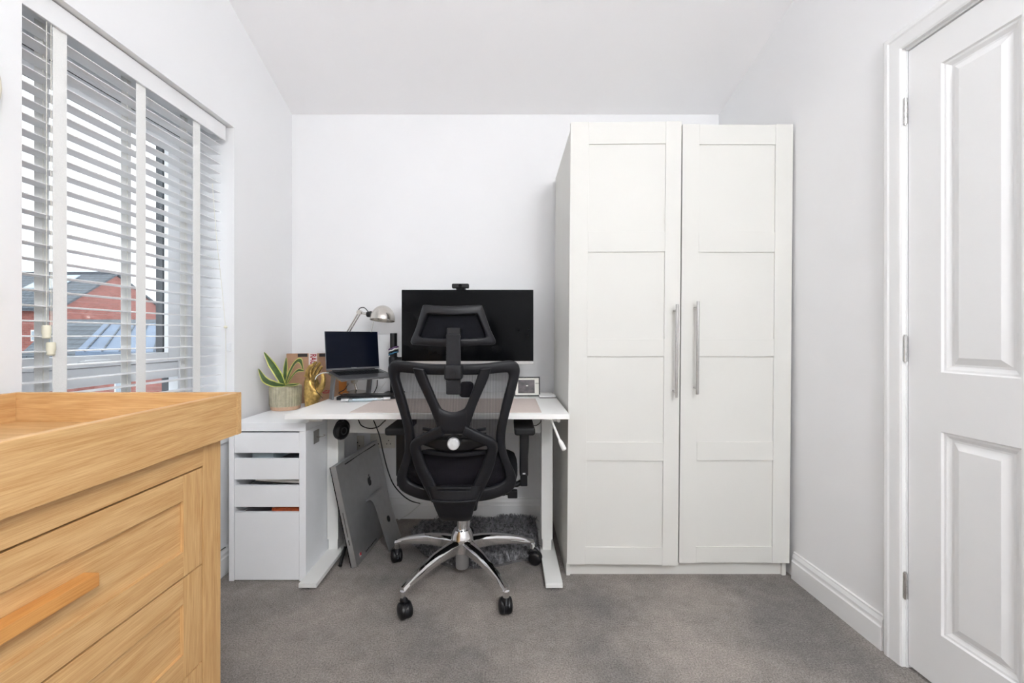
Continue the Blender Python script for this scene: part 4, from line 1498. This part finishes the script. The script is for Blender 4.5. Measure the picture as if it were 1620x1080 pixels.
# column
MB().lathe([(0.024, 0.20), (0.024, 0.345)], (XC, 1.915, 0), 24).build('gas_lift', 'chrome', chr_)
MB().lathe([(0.027, 0.04), (0.030, 0.045), (0.030, 0.14)], (XC, 1.915, 0), 24).build('lift_housing', 'aluminium', chr_)
MB().lathe([(0.046, 0.118), (0.050, 0.125), (0.052, 0.165), (0.047, 0.195), (0.036, 0.214), (0.026, 0.216)], (XC, 1.915, 0), 32).build('base_hub', 'chrome', chr_)
for q in range(5):
    an = math.radians(90 + 72 * q)
    dv = Vector((math.cos(an), math.sin(an), 0))
    sv = Vector((-dv.y, dv.x, 0))
    cpt = Vector((XC, 1.915, 0))
    rs_ = [0.035, 0.09, 0.16, 0.23, 0.29, 0.345]
    zt_ = [0.176, 0.175, 0.168, 0.152, 0.134, 0.113]
    zb_ = [0.120, 0.124, 0.124, 0.116, 0.105, 0.094]
    wd_ = [0.026, 0.024, 0.021, 0.018, 0.0155, 0.014]
    vs_, fs_ = [], []
    for r_, a_, b_, w_ in zip(rs_, zt_, zb_, wd_):
        c_ = cpt + dv * r_
        for (sx_, zz) in ((-w_ * 0.62, b_), (w_ * 0.62, b_), (w_, a_ - 0.012), (w_ * 0.62, a_ - 0.001), (0, a_), (-w_ * 0.62, a_ - 0.001), (-w_, a_ - 0.012)):
            vs_.append(c_ + sv * sx_ + Vector((0, 0, zz)))
    for i in range(len(rs_) - 1):
        for k in range(7):
            fs_.append([i * 7 + k, i * 7 + (k + 1) % 7, (i + 1) * 7 + (k + 1) % 7, (i + 1) * 7 + k])
    fs_.append(list(range(7))[::-1])
    fs_.append([(len(rs_) - 1) * 7 + k for k in range(7)])
    arm = MB().add(vs_, fs_).build('base_arm', 'chrome', chr_, smooth=50)
    e = cpt + dv * 0.338
    MB().lathe([(0.0125, 0.074), (0.0135, 0.098)], (e.x, e.y, 0), 16).build('caster_socket', 'chrome', arm)
    # caster: hood and two wheels
    sw_a = (math.radians(25), math.radians(-50), math.radians(70), math.radians(150), math.radians(-35))[q]
    rd = Vector((math.cos(an + sw_a), math.sin(an + sw_a), 0))
    ad = Vector((-rd.y, rd.x, 0))
    wc_ = Vector((e.x, e.y, 0.031)) + rd * 0.016
    cs = MB()
    cs.tube([wc_ - ad * 0.0068, wc_ + ad * 0.0068], [0.0296, 0.0296], 24)
    cs.cyl((e.x, e.y, 0.045), (e.x, e.y, 0.079), 0.008, n=12)
    cs.tube([wc_ + rd * 0.010 + Vector((0, 0, 0.030)), wc_ + Vector((0, 0, 0.034)), Vector((e.x, e.y, 0.062)), Vector((e.x, e.y, 0.045)) - rd * 0.012], [0.008, 0.013, 0.014, 0.009], 10)
    cst = cs.build('caster', 'black_plastic', chr_, smooth=50)
    for s in (-1, 1):
        MB().lathe([(0.0005, 0.0285), (0.012, 0.0275), (0.022, 0.025), (0.0285, 0.0215), (0.0308, 0.016), (0.0308, 0.008), (0.027, 0.0065), (0.0005, 0.0065)][::-1], wc_, 28,
                   rot=(Vector((0, 0, 1)).rotation_difference(ad * s)).to_matrix(), cap=False).build('wheel', 'black_smooth', cst, smooth=45)

# ---------------------------------------------------------------- all-in-one computer leaning under the desk
ia, ib = Vector((-0.727, 1.975, 0.002)), Vector((-0.690, 2.455, 0.002))
iu = (ib - ia).normalized()
itop = Vector((-0.105, -0.018, 0.466))
iv = (itop - iu * itop.dot(iu)).normalized()
inn = iu.cross(iv).normalized()
if inn.x < 0:
    inn = -inn                                      # towards the room (+x)
IW, IH = 0.505, 0.478
im = thing('all_in_one_computer', (ia + ib) / 2, 'silver all-in-one computer leaning on the floor under the desk, back turned out', 'computer')
vs_, fs_ = [], []
NU, NV = 16, 14
# shell: thin straight rim and a bulging back
for j in range(NV + 1):
    for i in range(NU + 1):
        u_, v_ = i / NU, j / NV
        ex, ey = abs(2 * u_ - 1), abs(2 * v_ - 1)
        bulge = 0.026 + 0.026 * (1 - ex ** 2.4) * (1 - ey ** 2.4)
        vs_.append(ia + iu * IW * u_ + iv * IH * v_ + inn * bulge)
for j in range(NV):
    for i in range(NU):
        a = j * (NU + 1) + i
        fs_.append([a, a + 1, a + NU + 2, a + NU + 1])
o_ = len(vs_)
rim = [i for i in range(NU + 1)] + [(j + 1) * (NU + 1) - 1 for j in range(1, NV + 1)] + [NV * (NU + 1) + i for i in range(NU - 1, -1, -1)] + [j * (NU + 1) for j in range(NV - 1, 0, -1)]
for i in rim:
    p = vs_[i]
    d_ = (p - ia).dot(inn)
    vs_.append(p - inn * d_)
nr_ = len(rim)
for k in range(nr_):
    fs_.append([rim[k], rim[(k + 1) % nr_], o_ + (k + 1) % nr_, o_ + k])
fs_.append([o_ + k for k in range(nr_)][::-1])
MB().add(vs_, fs_).build('shell', 'aluminium', im, smooth=40)
MB().obox(ia + iu * IW / 2 + iv * (IH / 2) - inn * 0.0025, iu * (IW / 2 - 0.001), iv * (IH / 2 - 0.001), inn * 0.0022).build('front_glass', 'screen_black', im)
# slot along the top of the back and optical slot on the near edge
MB().obox(ia + iu * (IW * 0.54) + iv * (IH * 0.967) + inn * 0.0285, iu * 0.19, iv * 0.0026, inn * 0.0012).build('vent_slot', 'rubber', im)
MB().obox(ia - iu * 0.0002 + iv * (IH * 0.42) + inn * 0.013, iu * 0.0008, iv * 0.058, inn * 0.0011).build('disc_slot', 'rubber', im)
MB().obox(ia - iu * 0.0002 + iv * (IH * 0.245) + inn * 0.013, iu * 0.0008, iv * 0.012, inn * 0.0016).build('card_slot', 'rubber', im)


def on_back(u_, v_, lift=0.0006):
    ex, ey = abs(2 * u_ - 1), abs(2 * v_ - 1)
    return ia + iu * IW * u_ + iv * IH * v_ + inn * (0.026 + 0.026 * (1 - ex ** 2.4) * (1 - ey ** 2.4) + lift)


# fruit-shaped badge
ap = []
AH = [(0.0, 0.62), (0.14, 0.70), (0.30, 0.74), (0.46, 0.68), (0.56, 0.54), (0.46, 0.40), (0.40, 0.22), (0.46, 0.02), (0.60, -0.14), (0.52, -0.40), (0.38, -0.62), (0.22, -0.74), (0.06, -0.70), (-0.10, -0.70), (-0.26, -0.75), (-0.42, -0.62), (-0.56, -0.36), (-0.63, -0.06), (-0.60, 0.28), (-0.48, 0.58), (-0.30, 0.73), (-0.14, 0.70)]
lc_ = on_back(0.5, 0.66, 0.0)
sN = 0.030
mb = MB().prism([lc_ + iu * x * sN + iv * y * sN + inn * 0.0005 for x, y in AH], inn * 0.0012)
LF = [(0.02, 0.80), (0.06, 1.02), (0.22, 1.18), (0.34, 1.20), (0.30, 1.00), (0.16, 0.84)]
mb.prism([lc_ + iu * x * sN + iv * y * sN + inn * 0.0005 for x, y in LF], inn * 0.0012)
bd = mb.build('logo', 'black_smooth', im, smooth=0)
bd['label'] = 'black bitten apple emblem'
MB().prism([on_back(0.075, 0.055), on_back(0.112, 0.055), on_back(0.112, 0.095), on_back(0.075, 0.095)], inn * 0.0004).build('sticker', 'tape_white', im, smooth=0)
MB().prism([on_back(0.078, 0.072, 0.0012), on_back(0.109, 0.060, 0.0012), on_back(0.109, 0.092, 0.0012), on_back(0.086, 0.092, 0.0012)], inn * 0.0004).build('sticker_mark', 'print_red', im, smooth=0)
for q in range(9):
    MB().prism([on_back(0.20 + q * 0.03, 0.035), on_back(0.218 + q * 0.03, 0.035), on_back(0.218 + q * 0.03, 0.052), on_back(0.20 + q * 0.03, 0.052)], inn * 0.0004).build('port', 'rubber', im, smooth=0)
# bent plate stand
s0_ = on_back(0.5, 0.50, 0.006)
foot = Vector((-0.585, (ia.y + ib.y) / 2 - 0.01, 0.006))
mid = s0_ + inn * 0.030 + Vector((0, 0, 0.006))
path = catmull([s0_ - inn * 0.006, s0_ + inn * 0.016 + Vector((0, 0, 0.006)), mid + (foot - mid) * 0.12, mid + (foot - mid) * 0.5, foot], 4)
hwS = 0.088
MB().band([p - iu * hwS for p in path], [p + iu * hwS for p in path], 0.0105, k=10, e=0.4).build('stand', 'aluminium', im, smooth=50)
MB().lathe([(0.016, -0.007), (0.016, 0.007)], mid + (foot - mid) * 0.52, 24, rot=(Vector((0, 0, 1)).rotation_difference((foot - mid).cross(iu))).to_matrix()).build('cable_hole', 'rubber', im)

# ---------------------------------------------------------------- cardboard box, plant, hand on the drawer unit
bA, bB = Vector((-1.256, 2.405, UT)), Vector((-0.947, 2.488, UT))
bu = (bB - bA).normalized()
bw_ = (bB - bA).length
bnv = Vector((bu.y, -bu.x, 0))                # towards the viewer
bz1 = CH - (559 - VY) * 2.43 / FPX
bh = bz1 - UT


def BX(s_, d_, z_):
    return bA + bu * s_ + bnv * d_ + Vector((0, 0, z_))


def bsolid(name, s0_, s1_, d0_, d1_, z0_, z1_, m, **k):
    return MB().hexa([BX(s0_, d0_, z0_), BX(s1_, d0_, z0_), BX(s1_, d1_, z0_), BX(s0_, d1_, z0_), BX(s0_, d0_, z1_), BX(s1_, d0_, z1_), BX(s1_, d1_, z1_), BX(s0_, d1_, z1_)]).build(name, m, cb, **k)


cb = thing('cardboard_box', (bA + bB) / 2, 'flat brown cardboard box with fragile tape standing behind the gold hand', 'cardboard box')
bsolid('carton', 0, bw_, -0.028, 0, 0, bh, 'cardboard', bevel=0.001)


def bs(px):
    """distance along the box front that shows at column px"""
    k_ = (px - VX) / FPX
    return (k_ * bA.y - bA.x) / (bu.x - k_ * bu.y)


tp = bs(495)
bsolid('tape', tp - 0.022, tp + 0.022, 0, 0.0006, 0, bh + 0.0006, 'tape_white', smooth=0)
bsolid('tape', tp - 0.022, tp + 0.022, -0.028, 0, bh, bh + 0.0006, 'tape_white', smooth=0)
text_part('tape_print', 'RAGILE', 0.044, frame_matrix(BX(tp + 0.001, 0.001, bh - 0.052), (0, 0, -1), bu) @ Matrix.Diagonal((0.68, 1, 1, 1)), 'print_red', cb, bold=True)
for (pa, pb) in ((471, 486.5), (505, 520)):
    bsolid('print_block', bs(pa), bs(pb), 0, 0.0006, bh - 0.019, bh - 0.0005, 'print_black', smooth=0)
text_part('tape_print', 'FRAGILE', 0.026, frame_matrix(BX(bs(514), 0.0008, CH - (620 - VY) * 2.46 / FPX - UT), bu + Vector((0, 0, 0.05)), (0, 0, 1)), 'print_red', cb, bold=True)
bsolid('flap', bs(536), bw_ + 0.0006, 0, 0.0008, 0.02, CH - (596 - VY) * 2.47 / FPX - UT, 'cardboard_inside', smooth=0)

pcx_, pcy_ = (452 - VX) * 2.235 / FPX, 2.235
pt = thing('potted_plant', (pcx_, pcy_, UT), 'small ribbed green-grey pot with striped sword-like leaves on the drawer unit', 'potted plant')
MB().lathe([(0.066, 0.0), (0.0705, 0.004), (0.0725, 0.020)], (pcx_, pcy_, UT), 48).build('pot_foot', 'terracotta', pt)
MB().lathe([(0.072, 0.020), (0.0745, 0.028), (0.0765, 0.10), (0.0765, 0.122)], (pcx_, pcy_, UT), 192, ripple=(34, 0.022), cap=False).build('pot', 'pot_glaze', pt, smooth=60)
MB().lathe([(0.0765, 0.121), (0.0755, 0.125), (0.070, 0.125), (0.0685, 0.118), (0.0685, 0.108)], (pcx_, pcy_, UT), 64, cap=False).build('pot_rim', 'pot_glaze', pt)
MB().lathe([(0.0695, 0.108), (0.03, 0.114), (0.001, 0.116)], (pcx_, pcy_, UT), 32, cap=False).build('soil', 'soil', pt)


def leaf(pts, wids, face, m_edge=0.28):
    """blade along pts, half widths wids, face = approximate outward normal; pale margins"""
    c = catmull(pts, 5)
    L = len(c)
    ws = []
    for i in range(L):
        t = i / (L - 1) * (len(wids) - 1)
        k = min(int(t), len(wids) - 2)
        ws.append(wids[k] + (wids[k + 1] - wids[k]) * (t - k))
    vs__, fs__, mi = [], [], []
    cols = (-1, -0.70, 0, 0.70, 1)
    for i in range(L):
        t = (c[min(i + 1, L - 1)] - c[max(i - 1, 0)]).normalized()
        s = t.cross(Vector(face)).normalized()
        n = s.cross(t).normalized()
        for q in cols:
            vs__.append(c[i] + s * ws[i] * q + n * ws[i] * 0.28 * abs(q) + n * 0.001)
        for q in cols:
            vs__.append(c[i] + s * ws[i] * q + n * ws[i] * 0.28 * abs(q) - n * 0.001)
    m_ = MB()
    W = 10
    m_.v = vs__
    for i in range(L - 1):
        for q in range(4):
            mm = 1 if q in (0, 3) else 0
            a = i * W + q
            m_.f.append([a, a + 1, a + W + 1, a + W])
            m_.mi.append(mm)
            a += 5
            m_.f.append([a, a + W, a + W + 1, a + 1])
            m_.mi.append(mm)
        for q in (0, 4):
            a = i * W + q
            m_.f.append([a, a + W, a + W + 5, a + 5])
            m_.mi.append(1)
    m_.build('leaf', ['leaf_green', 'leaf_yellow'], pt, smooth=60)


def PP(px, py, dy=0.0):
    return P(px, py, pcy_ + dy)


leaf([PP(449, 610), PP(441, 593, -0.01), PP(430, 576, -0.02), PP(418, 557, -0.03)], [0.011, 0.019, 0.018, 0.002], (0.2, -1, 0.2))
leaf([PP(449, 610, -0.01), PP(433, 608, -0.05), PP(419, 601, -0.06), PP(409, 583, -0.05)], [0.010, 0.020, 0.017, 0.001], (0.3, -0.7, 0.7))
leaf([PP(450, 610, 0.01), PP(451, 595, 0.02), PP(452, 580, 0.02), PP(453, 566, 0.02)], [0.010, 0.011, 0.010, 0.002], (0.3, -1, 0))
leaf([PP(452, 610), PP(459, 590, -0.01), PP(468, 574, -0.02), PP(476, 571, -0.03), PP(480, 586, -0.04)], [0.011, 0.017, 0.016, 0.013, 0.001], (-0.5, -0.7, 0.5))
leaf([PP(453, 610, -0.01), PP(462, 597, -0.03), PP(471, 587, -0.05), PP(481, 586.5, -0.06)], [0.011, 0.016, 0.014, 0.002], (-0.4, -0.6, 0.7))
leaf([PP(451, 610, -0.02), PP(458, 609.5, -0.05), PP(466, 609, -0.06), PP(474, 606.5, -0.05)], [0.011, 0.013, 0.011, 0.001], (0, -0.5, 0.9))


def skin_mesh(nodes, edges_, rad, root, name, m, parent, sub=2):
    me = bpy.data.meshes.new(name)
    org = ORG[parent.name]
    me.from_pydata([tuple(Vector(p) - org) for p in nodes], edges_, [])
    o = bpy.data.objects.new(name, me)
    COL.objects.link(o)
    sk = o.modifiers.new('skin', 'SKIN')
    for i, v in enumerate(me.skin_vertices[0].data):
        r = rad[i]
        v.radius = r if isinstance(r, tuple) else (r, r)
        v.use_root = (i == root)
    sb = o.modifiers.new('sub', 'SUBSURF')
    sb.levels = sub
    sb.render_levels = sub
    dg = bpy.context.evaluated_depsgraph_get()
    me2 = bpy.data.meshes.new_from_object(o.evaluated_get(dg))
    bpy.data.objects.remove(o)
    me2.name = name
    me2.materials.clear()
    me2.materials.append(MATS[m])
    for p in me2.polygons:
        p.use_smooth = True
    o2 = bpy.data.objects.new(name, me2)
    COL.objects.link(o2)
    o2.parent = parent
    ORG[o2.name] = org
    return o2


hy = 2.20
hc = P(494, 645, hy)
hd_ = thing('hand_sculpture', (hc.x, hy, UT), 'gold hand sculpture standing upright beside the plant pot', 'sculpture')


def H(px, py, dy=0.0):
    return P(px, py, hy + dy)


nodes = [H(493, 649.5), H(493.5, 636), H(494.5, 625), H(493.5, 612, 0.002), H(491, 603, 0.0)]
rad = [(0.044, 0.034), (0.043, 0.033), (0.040, 0.034), (0.036, 0.036), (0.030, 0.036)]
edges_ = [(0, 1), (1, 2), (2, 3), (3, 4)]


def finger(base, pts, rr):
    prev = base
    for p, r_ in zip(pts, rr):
        nodes.append(p)
        rad.append((r_, r_))
        edges_.append((prev, len(nodes) - 1))
        prev = len(nodes) - 1


finger(4, [H(485, 594, -0.034), H(486.5, 585, -0.040), H(491, 578.5, -0.044), H(496, 577, -0.046)], [0.0114, 0.0103, 0.0094, 0.0072])
finger(4, [H(489, 593, -0.012), H(492, 583, -0.014), H(496.5, 575.5, -0.015), H(501.5, 572, -0.016)], [0.0118, 0.0106, 0.0096, 0.0072])
finger(4, [H(494.5, 593, 0.012), H(498.5, 584, 0.014), H(503.5, 577, 0.014), H(507.5, 572.5, 0.014)], [0.0114, 0.0103, 0.0094, 0.0072])
finger(4, [H(499, 596, 0.032), H(502.5, 589, 0.038), H(506.5, 583, 0.042), H(510, 578.5, 0.044)], [0.0106, 0.0094, 0.0084, 0.0066])
finger(2, [H(505, 620, -0.020), H(510.5, 609, -0.026), H(512, 598, -0.026), H(509.5, 589.5, -0.024)], [0.0190, 0.0145, 0.0115, 0.0102])
skin_mesh(nodes, edges_, rad, 0, 'hand', 'gold', hd_)
# power lead hooked over the hand's thumb
cc_ = thing('charging_cable', P(500, 605, 2.13), 'charging cable looping from the laptop past the gold hand, pale end first', 'cable')
MB().tube(catmull([P(520, 589.5, 2.17), P(510, 590, 2.14), P(502, 594, 2.13), P(498.5, 600, 2.13)], 5), 0.0022, 8).build('pale_end', 'cable_white', cc_)
MB().tube(catmull([P(498.5, 600, 2.13), P(498, 609, 2.135), P(500.5, 618, 2.14), P(505.5, 624.5, 2.15), P(511, 630, 2.17)], 5), 0.0013, 8).build('dark_lead', 'cable_black', cc_)

# ---------------------------------------------------------------- wall sockets and cables
def socket(px, py, lab):
    c = P(px, py, YB)
    s = thing('wall_socket', (c.x, YB, c.z - 0.043), lab, 'wall socket', 'sockets under the desk')
    MB().box(c.x - 0.073, c.x + 0.073, YB - 0.010, YB, c.z - 0.043, c.z + 0.043).build('plate', 'socket_white', s, bevel=0.003)
    for q in (-0.036, 0.036):
        MB().box(c.x + q - 0.008, c.x + q + 0.008, YB - 0.0125, YB - 0.009, c.z + 0.018, c.z + 0.034).build('switch', 'socket_white', s, bevel=0.001)
        for (hx_, hz_) in ((0, 0.004), (-0.011, -0.016), (0.011, -0.016)):
            MB().box(c.x + q + hx_ - 0.003, c.x + q + hx_ + 0.003, YB - 0.0106, YB - 0.009, c.z + hz_ - 0.003, c.z + hz_ + 0.003).build('pin_hole', 'rubber', s, smooth=0)


socket(606, 697, 'white double wall socket behind the chair armrest')
socket(557, 700, 'white double wall socket near the left desk leg')


def cable(pts, r, m, lab, name='cable'):
    tag(MB().tube(catmull(pts, 6), r, 8).build(name, m), lab, 'cable')


cable([P(591, 664.5, 2.04), P(600, 688, 2.03), P(606, 715, 2.03), P(613, 742, 2.02), P(622, 765, 2.0), P(636, 782, 1.99), P(650, 792, 2.02), P(664, 796, 2.2)], 0.0028, 'cable_black', 'long black cable hanging from the desk past the silver computer')
cable([P(567, 664, 2.05), P(572, 673, 2.06), P(585, 677.5, 2.06), P(598, 675, 2.07), P(606, 668, 2.08), P(610, 664.5, 2.09)], 0.0028, 'cable_black', 'short black cable drooping in a loop under the left desk half')
cable([P(834, 664.5, 2.06), P(836, 690, 2.07), P(835, 720, 2.08), P(830, 745, 2.09), P(823, 762, 2.09)], 0.0022, 'cable_black', 'thin black cable hanging behind the right armrest')
cable([P(838, 671, 2.08), P(847, 673, 2.08), P(854, 669, 2.08), P(856, 664.5, 2.08)], 0.0022, 'cable_black', 'short black cable drooping near the right desk leg')
cable([P(668, 795, 2.50), P(655, 806, 2.50), P(645, 814, 2.50), P(636, 819, 2.50), P(630, 821.5, 2.495)], 0.003, 'cable_white', 'pale cable running down the back wall onto the carpet')
cable([P(597, 601, 2.28), P(596, 612, 2.30), P(591, 622, 2.34), P(588, 624, 2.37)], 0.0026, 'cable_black', 'black cable hanging from the laptop to the desk')
cable([P(611, 603, 2.30), P(603, 614, 2.33), P(596, 622, 2.36)], 0.0012, 'cable_white', 'thin pale wire running down behind the laptop stand')
cable([P(543, 625, 2.27), P(536, 621.5, 2.3), P(545, 616, 2.33), P(551, 607, 2.37)], 0.0028, 'cable_black', 'dark lamp cable curling on the desk under the laptop')
cable([LW(0.60, 0.012, 0.122), LW(0.68, 0.010, 0.124), LW(0.78, 0.012, 0.122)], 0.002, 'cable_black', 'thin dark cable lying on the baseboard by the oak chest')
sk2 = MB().tube([P(538, 898, 1.985) * 1, P(541, 886, 2.02), P(546, 868, 2.06)], [0.008, 0.007, 0.007], 10)
mz = min(v.z for v in sk2.v)
sk2.v = [v + Vector((0, 0, -mz + 0.0005)) for v in sk2.v]
tag(sk2.build('black_rod', 'cable_black'), 'thin black rod lying between desk foot and silver computer', 'rod')

# headphones hung at the left desk leg
ec = P(541, 681, 1.97)
hp = thing('headphones', (ec.x, ec.y, ec.z - 0.045), 'black headphones hanging under the desk by the left leg', 'headphones')
ax1 = Vector((0.90, -0.43, 0)).normalized()
Rq = (Vector((0, 0, 1)).rotation_difference(ax1)).to_matrix()
ecup = MB().lathe([(0.0005, 0.010), (0.016, 0.009), (0.022, 0.013), (0.030, 0.013), (0.040, 0.006), (0.043, -0.004), (0.040, -0.014), (0.001, -0.016)], ec, 32, rot=Rq, cap=False).build('ear_cup', 'black_smooth', hp)
MB().lathe([(0.013, 0.0145), (0.018, 0.0145), (0.018, 0.0125), (0.013, 0.0125)], ec, 28, rot=Rq, cap=False).build('cup_ring', 'space_grey', ecup)
e2 = ec + Vector((-0.022, 0.056, 0.0))
MB().lathe([(0.001, 0.014), (0.038, 0.012), (0.042, 0.004), (0.042, -0.006), (0.001, -0.012)], e2, 28, rot=Rq, cap=False).build('ear_cup', 'black_smooth', hp)
MB().tube(catmull([ec + Vector((0, 0, 0.03)), ec + Vector((0.002, 0.02, 0.042)), (ec + e2) / 2 + Vector((0, 0, 0.046)), e2 + Vector((0, -0.02, 0.042)), e2 + Vector((0, 0, 0.03))], 4), 0.005, 8).build('headband', 'black_rubber', hp)

# ---------------------------------------------------------------- fluffy rug under the desk
RO = [(-0.47, 2.42), (-0.40, 2.46), (-0.25, 2.48), (-0.10, 2.47), (0.05, 2.48), (0.145, 2.46), (0.15, 2.30), (0.14, 2.15), (0.13, 2.06), (0.05, 2.03), (-0.06, 1.985), (-0.20, 1.97), (-0.27, 1.985), (-0.36, 2.04), (-0.44, 2.13), (-0.50, 2.24), (-0.50, 2.35)]
rg = thing('fluffy_rug', (-0.17, 2.25, 0), 'shaggy grey sheepskin-like rug on the carpet under the desk', 'rug')
ro = [Vector((x, y, 0)) for x, y in RO]
roc = catmull(ro, 4, closed=True)
MB().prism([Vector((p.x, p.y, 0.0005)) for p in roc], (0, 0, 0.010)).build('backing', 'fur_backing', rg, smooth=0)


def inside(x, y):
    c_ = False
    n = len(roc)
    j = n - 1
    for i in range(n):
        a, b = roc[i], roc[j]
        if (a.y > y) != (b.y > y) and x < (b.x - a.x) * (y - a.y) / (b.y - a.y + 1e-12) + a.x:
            c_ = not c_
        j = i
    return c_


rnd = random.Random(3)
vs_, fs_ = [], []
cnt = 0
while cnt < 15000:
    x, y = rnd.uniform(-0.53, 0.17), rnd.uniform(1.95, 2.5)
    if not inside(x, y):
        continue
    cnt += 1
    a = 2.5 * math.sin(x * 17 + 2 * math.sin(y * 13)) + rnd.uniform(-1.0, 1.0)
    L_ = rnd.uniform(0.03, 0.052)
    hgt = rnd.uniform(0.012, 0.034)
    dx, dy = math.cos(a) * L_, math.sin(a) * L_
    w_ = 0.0019
    sx_, sy_ = -math.sin(a) * w_, math.cos(a) * w_
    o_ = len(vs_)
    vs_ += [(x - sx_, y - sy_, 0.008), (x + sx_, y + sy_, 0.008), (x + dx * 0.5 + sx_, y + dy * 0.5 + sy_, 0.008 + hgt), (x + dx * 0.5 - sx_, y + dy * 0.5 - sy_, 0.008 + hgt), (x + dx, y + dy, 0.008 + hgt * 0.75)]
    fs_ += [[o_, o_ + 1, o_ + 2, o_ + 3], [o_ + 3, o_ + 2, o_ + 4]]
fu_ = MB().add(vs_, fs_).build('fur_pile', 'fur_grey', rg, smooth=0, recalc=False)
fu_['kind'] = 'stuff'

# ---------------------------------------------------------------- outside the window
GZ = -3.4
MB_ = MB().box(-70, -3.0, -5, 70, GZ - 0.2, GZ)
struct(MB_.build('ground', 'tarmac', smooth=0), 'grey ground outside far below the window', 'ground')


def house_long(X0, X1, yr, ye0, ye1, zr, ze, name, label, trim=True):
    """gabled brick house, ridge along x; X1 is the gable end in view"""
    h_ = thing(name, ((X0 + X1) / 2, yr, GZ), label, 'house')
    prof = [(ye0, GZ), (ye1, GZ), (ye1, ze), (yr, zr - 0.05), (ye0, ze)]
    MB().prism([(X1, y, z) for y, z in prof], (X0 - X1, 0, 0)).build('brick_wall', 'brick', h_, smooth=0)
    ov = 0.25
    sl = (zr - ze) / (yr - ye0)
    for s, ye in ((-1, ye0), (1, ye1)):
        yy = ye + s * ov
        zz = ze - sl * ov
        poly = [(X1 + 0.12, yr, zr + 0.10), (X1 + 0.12, yy, zz + 0.10), (X1 + 0.12, yy, zz - 0.02), (X1 + 0.12, yr, zr - 0.02)]
        MB().prism(poly, (X0 - X1 - 0.24, 0, 0)).build('roof_slope', 'slate', h_, smooth=0)
    MB().box(X0 - 0.12, X1 + 0.14, yr - 0.12, yr + 0.12, zr + 0.04, zr + 0.16).build('ridge', 'ridge_tile', h_, smooth=0)
    MB().box(X0, X1, ye0 - ov - 0.08, ye0 - ov + 0.04, ze - sl * ov - 0.05, ze - sl * ov + 0.07).build('gutter', 'ridge_tile', h_, smooth=0)
    return h_


hA = house_long(-36, -22, 23.8, 20.9, 27.4, 4.55, 2.55, 'gabled_house', 'red brick house with a grey slate roof, its gable facing the window')
# light roof panel and window on the near slope
sl = (4.55 - 2.55) / (23.8 - 20.9)
for (xa, xb) in ((-25.4, -23.6),):
    pz = lambda y: 4.55 + 0.13 - sl * (23.8 - y)
    MB().prism([(xa, 22.2, pz(22.2)), (xb, 22.2, pz(22.2)), (xb, 23.4, pz(23.4)), (xa, 23.4, pz(23.4))], (0, 0, 0.06)).build('roof_panel', 'solar', hA, smooth=0)
wf = MB()
wf.box(-23.4, -22.9, 20.78, 20.88, 0.85, 1.4)
wo = wf.build('house_window', 'upvc', hA, smooth=0)
MB().box(-23.33, -22.97, 20.75, 20.79, 0.92, 1.33).build('window_glass', 'solar', wo, smooth=0)

# lower house in front: slate slope facing the room, a paler roof plane meeting it in a valley
hB = thing('low_roofed_house', (-13.5, 15, GZ), 'lower brick house with slate roof and a paler blue-grey roof plane below the gable', 'house')


def roof_plate(name, pts, m, par, th=0.1):
    return MB().prism(pts, (0, 0, -th)).build(name, m, par, smooth=0)


roof_plate('roof_slope', [(-15.5, 13.4, 0.46), (-17.6, 16.6, 1.75), (-12.4, 16.6, 1.75), (-10.2, 13.4, 0.46)], 'slate', hB)
roof_plate('roof_slope', [(-17.6, 16.6, 1.75), (-19.4, 19.4, 0.5), (-14.6, 19.4, 0.5), (-12.4, 16.6, 1.75)], 'slate', hB)
MB().hexa([(-15.0, 13.7, GZ), (-10.2, 13.7, GZ), (-14.2, 19.2, GZ), (-18.9, 19.2, GZ), (-15.0, 13.7, 0.4), (-10.2, 13.7, 0.4), (-14.2, 19.2, 0.4), (-18.9, 19.2, 0.4)]).build('brick_wall', 'brick', hB, smooth=0)
wl = roof_plate('wing_roof', [(-11.84, 11.6, 0.666), (-13.33, 14.0, 1.52), (-10.9, 14.0, 1.52), (-9.0, 11.6, 0.666)], 'slate_light', hB)
for q in range(6):
    k_ = (q + 0.5) / 6
    a_ = Vector((-11.84, 11.6, 0.67)).lerp(Vector((-9.0, 11.6, 0.67)), k_)
    b_ = Vector((-13.33, 14.0, 1.524)).lerp(Vector((-10.9, 14.0, 1.524)), k_)
    MB().prism([a_, b_, b_ + Vector((0.05, 0, 0)), a_ + Vector((0.05, 0, 0))], (0, 0, 0.02)).build('roof_seam', 'slate', wl, smooth=0)
MB().hexa([(-11.5, 11.8, GZ), (-9.0, 11.8, GZ), (-10.3, 13.6, GZ), (-12.6, 13.6, GZ), (-11.5, 11.8, 0.6), (-9.0, 11.8, 0.6), (-10.3, 13.6, 0.6), (-12.6, 13.6, 0.6)]).build('wing_wall', 'brick', hB, smooth=0)
wn = MB().box(-10.9, -10.5, 11.74, 11.8, -0.9, 0.1).build('house_window', 'upvc', hB, smooth=0)
MB().box(-10.85, -10.55, 11.72, 11.75, -0.85, 0.05).build('window_glass', 'solar', wn, smooth=0)

hC = thing('end_house', (-26, 31, GZ), 'red brick house end with flat eaves beyond the gabled house', 'house')
MB().box(-30, -22.2, 28.4, 34, GZ, 2.9).build('brick_wall', 'brick', hC, smooth=0)
MB().prism([(-22.0, 28.1, 2.85), (-22.0, 34.3, 2.85), (-22.0, 31, 3.3)], (-8.2, 0, 0)).build('roof', 'slate', hC, smooth=0)
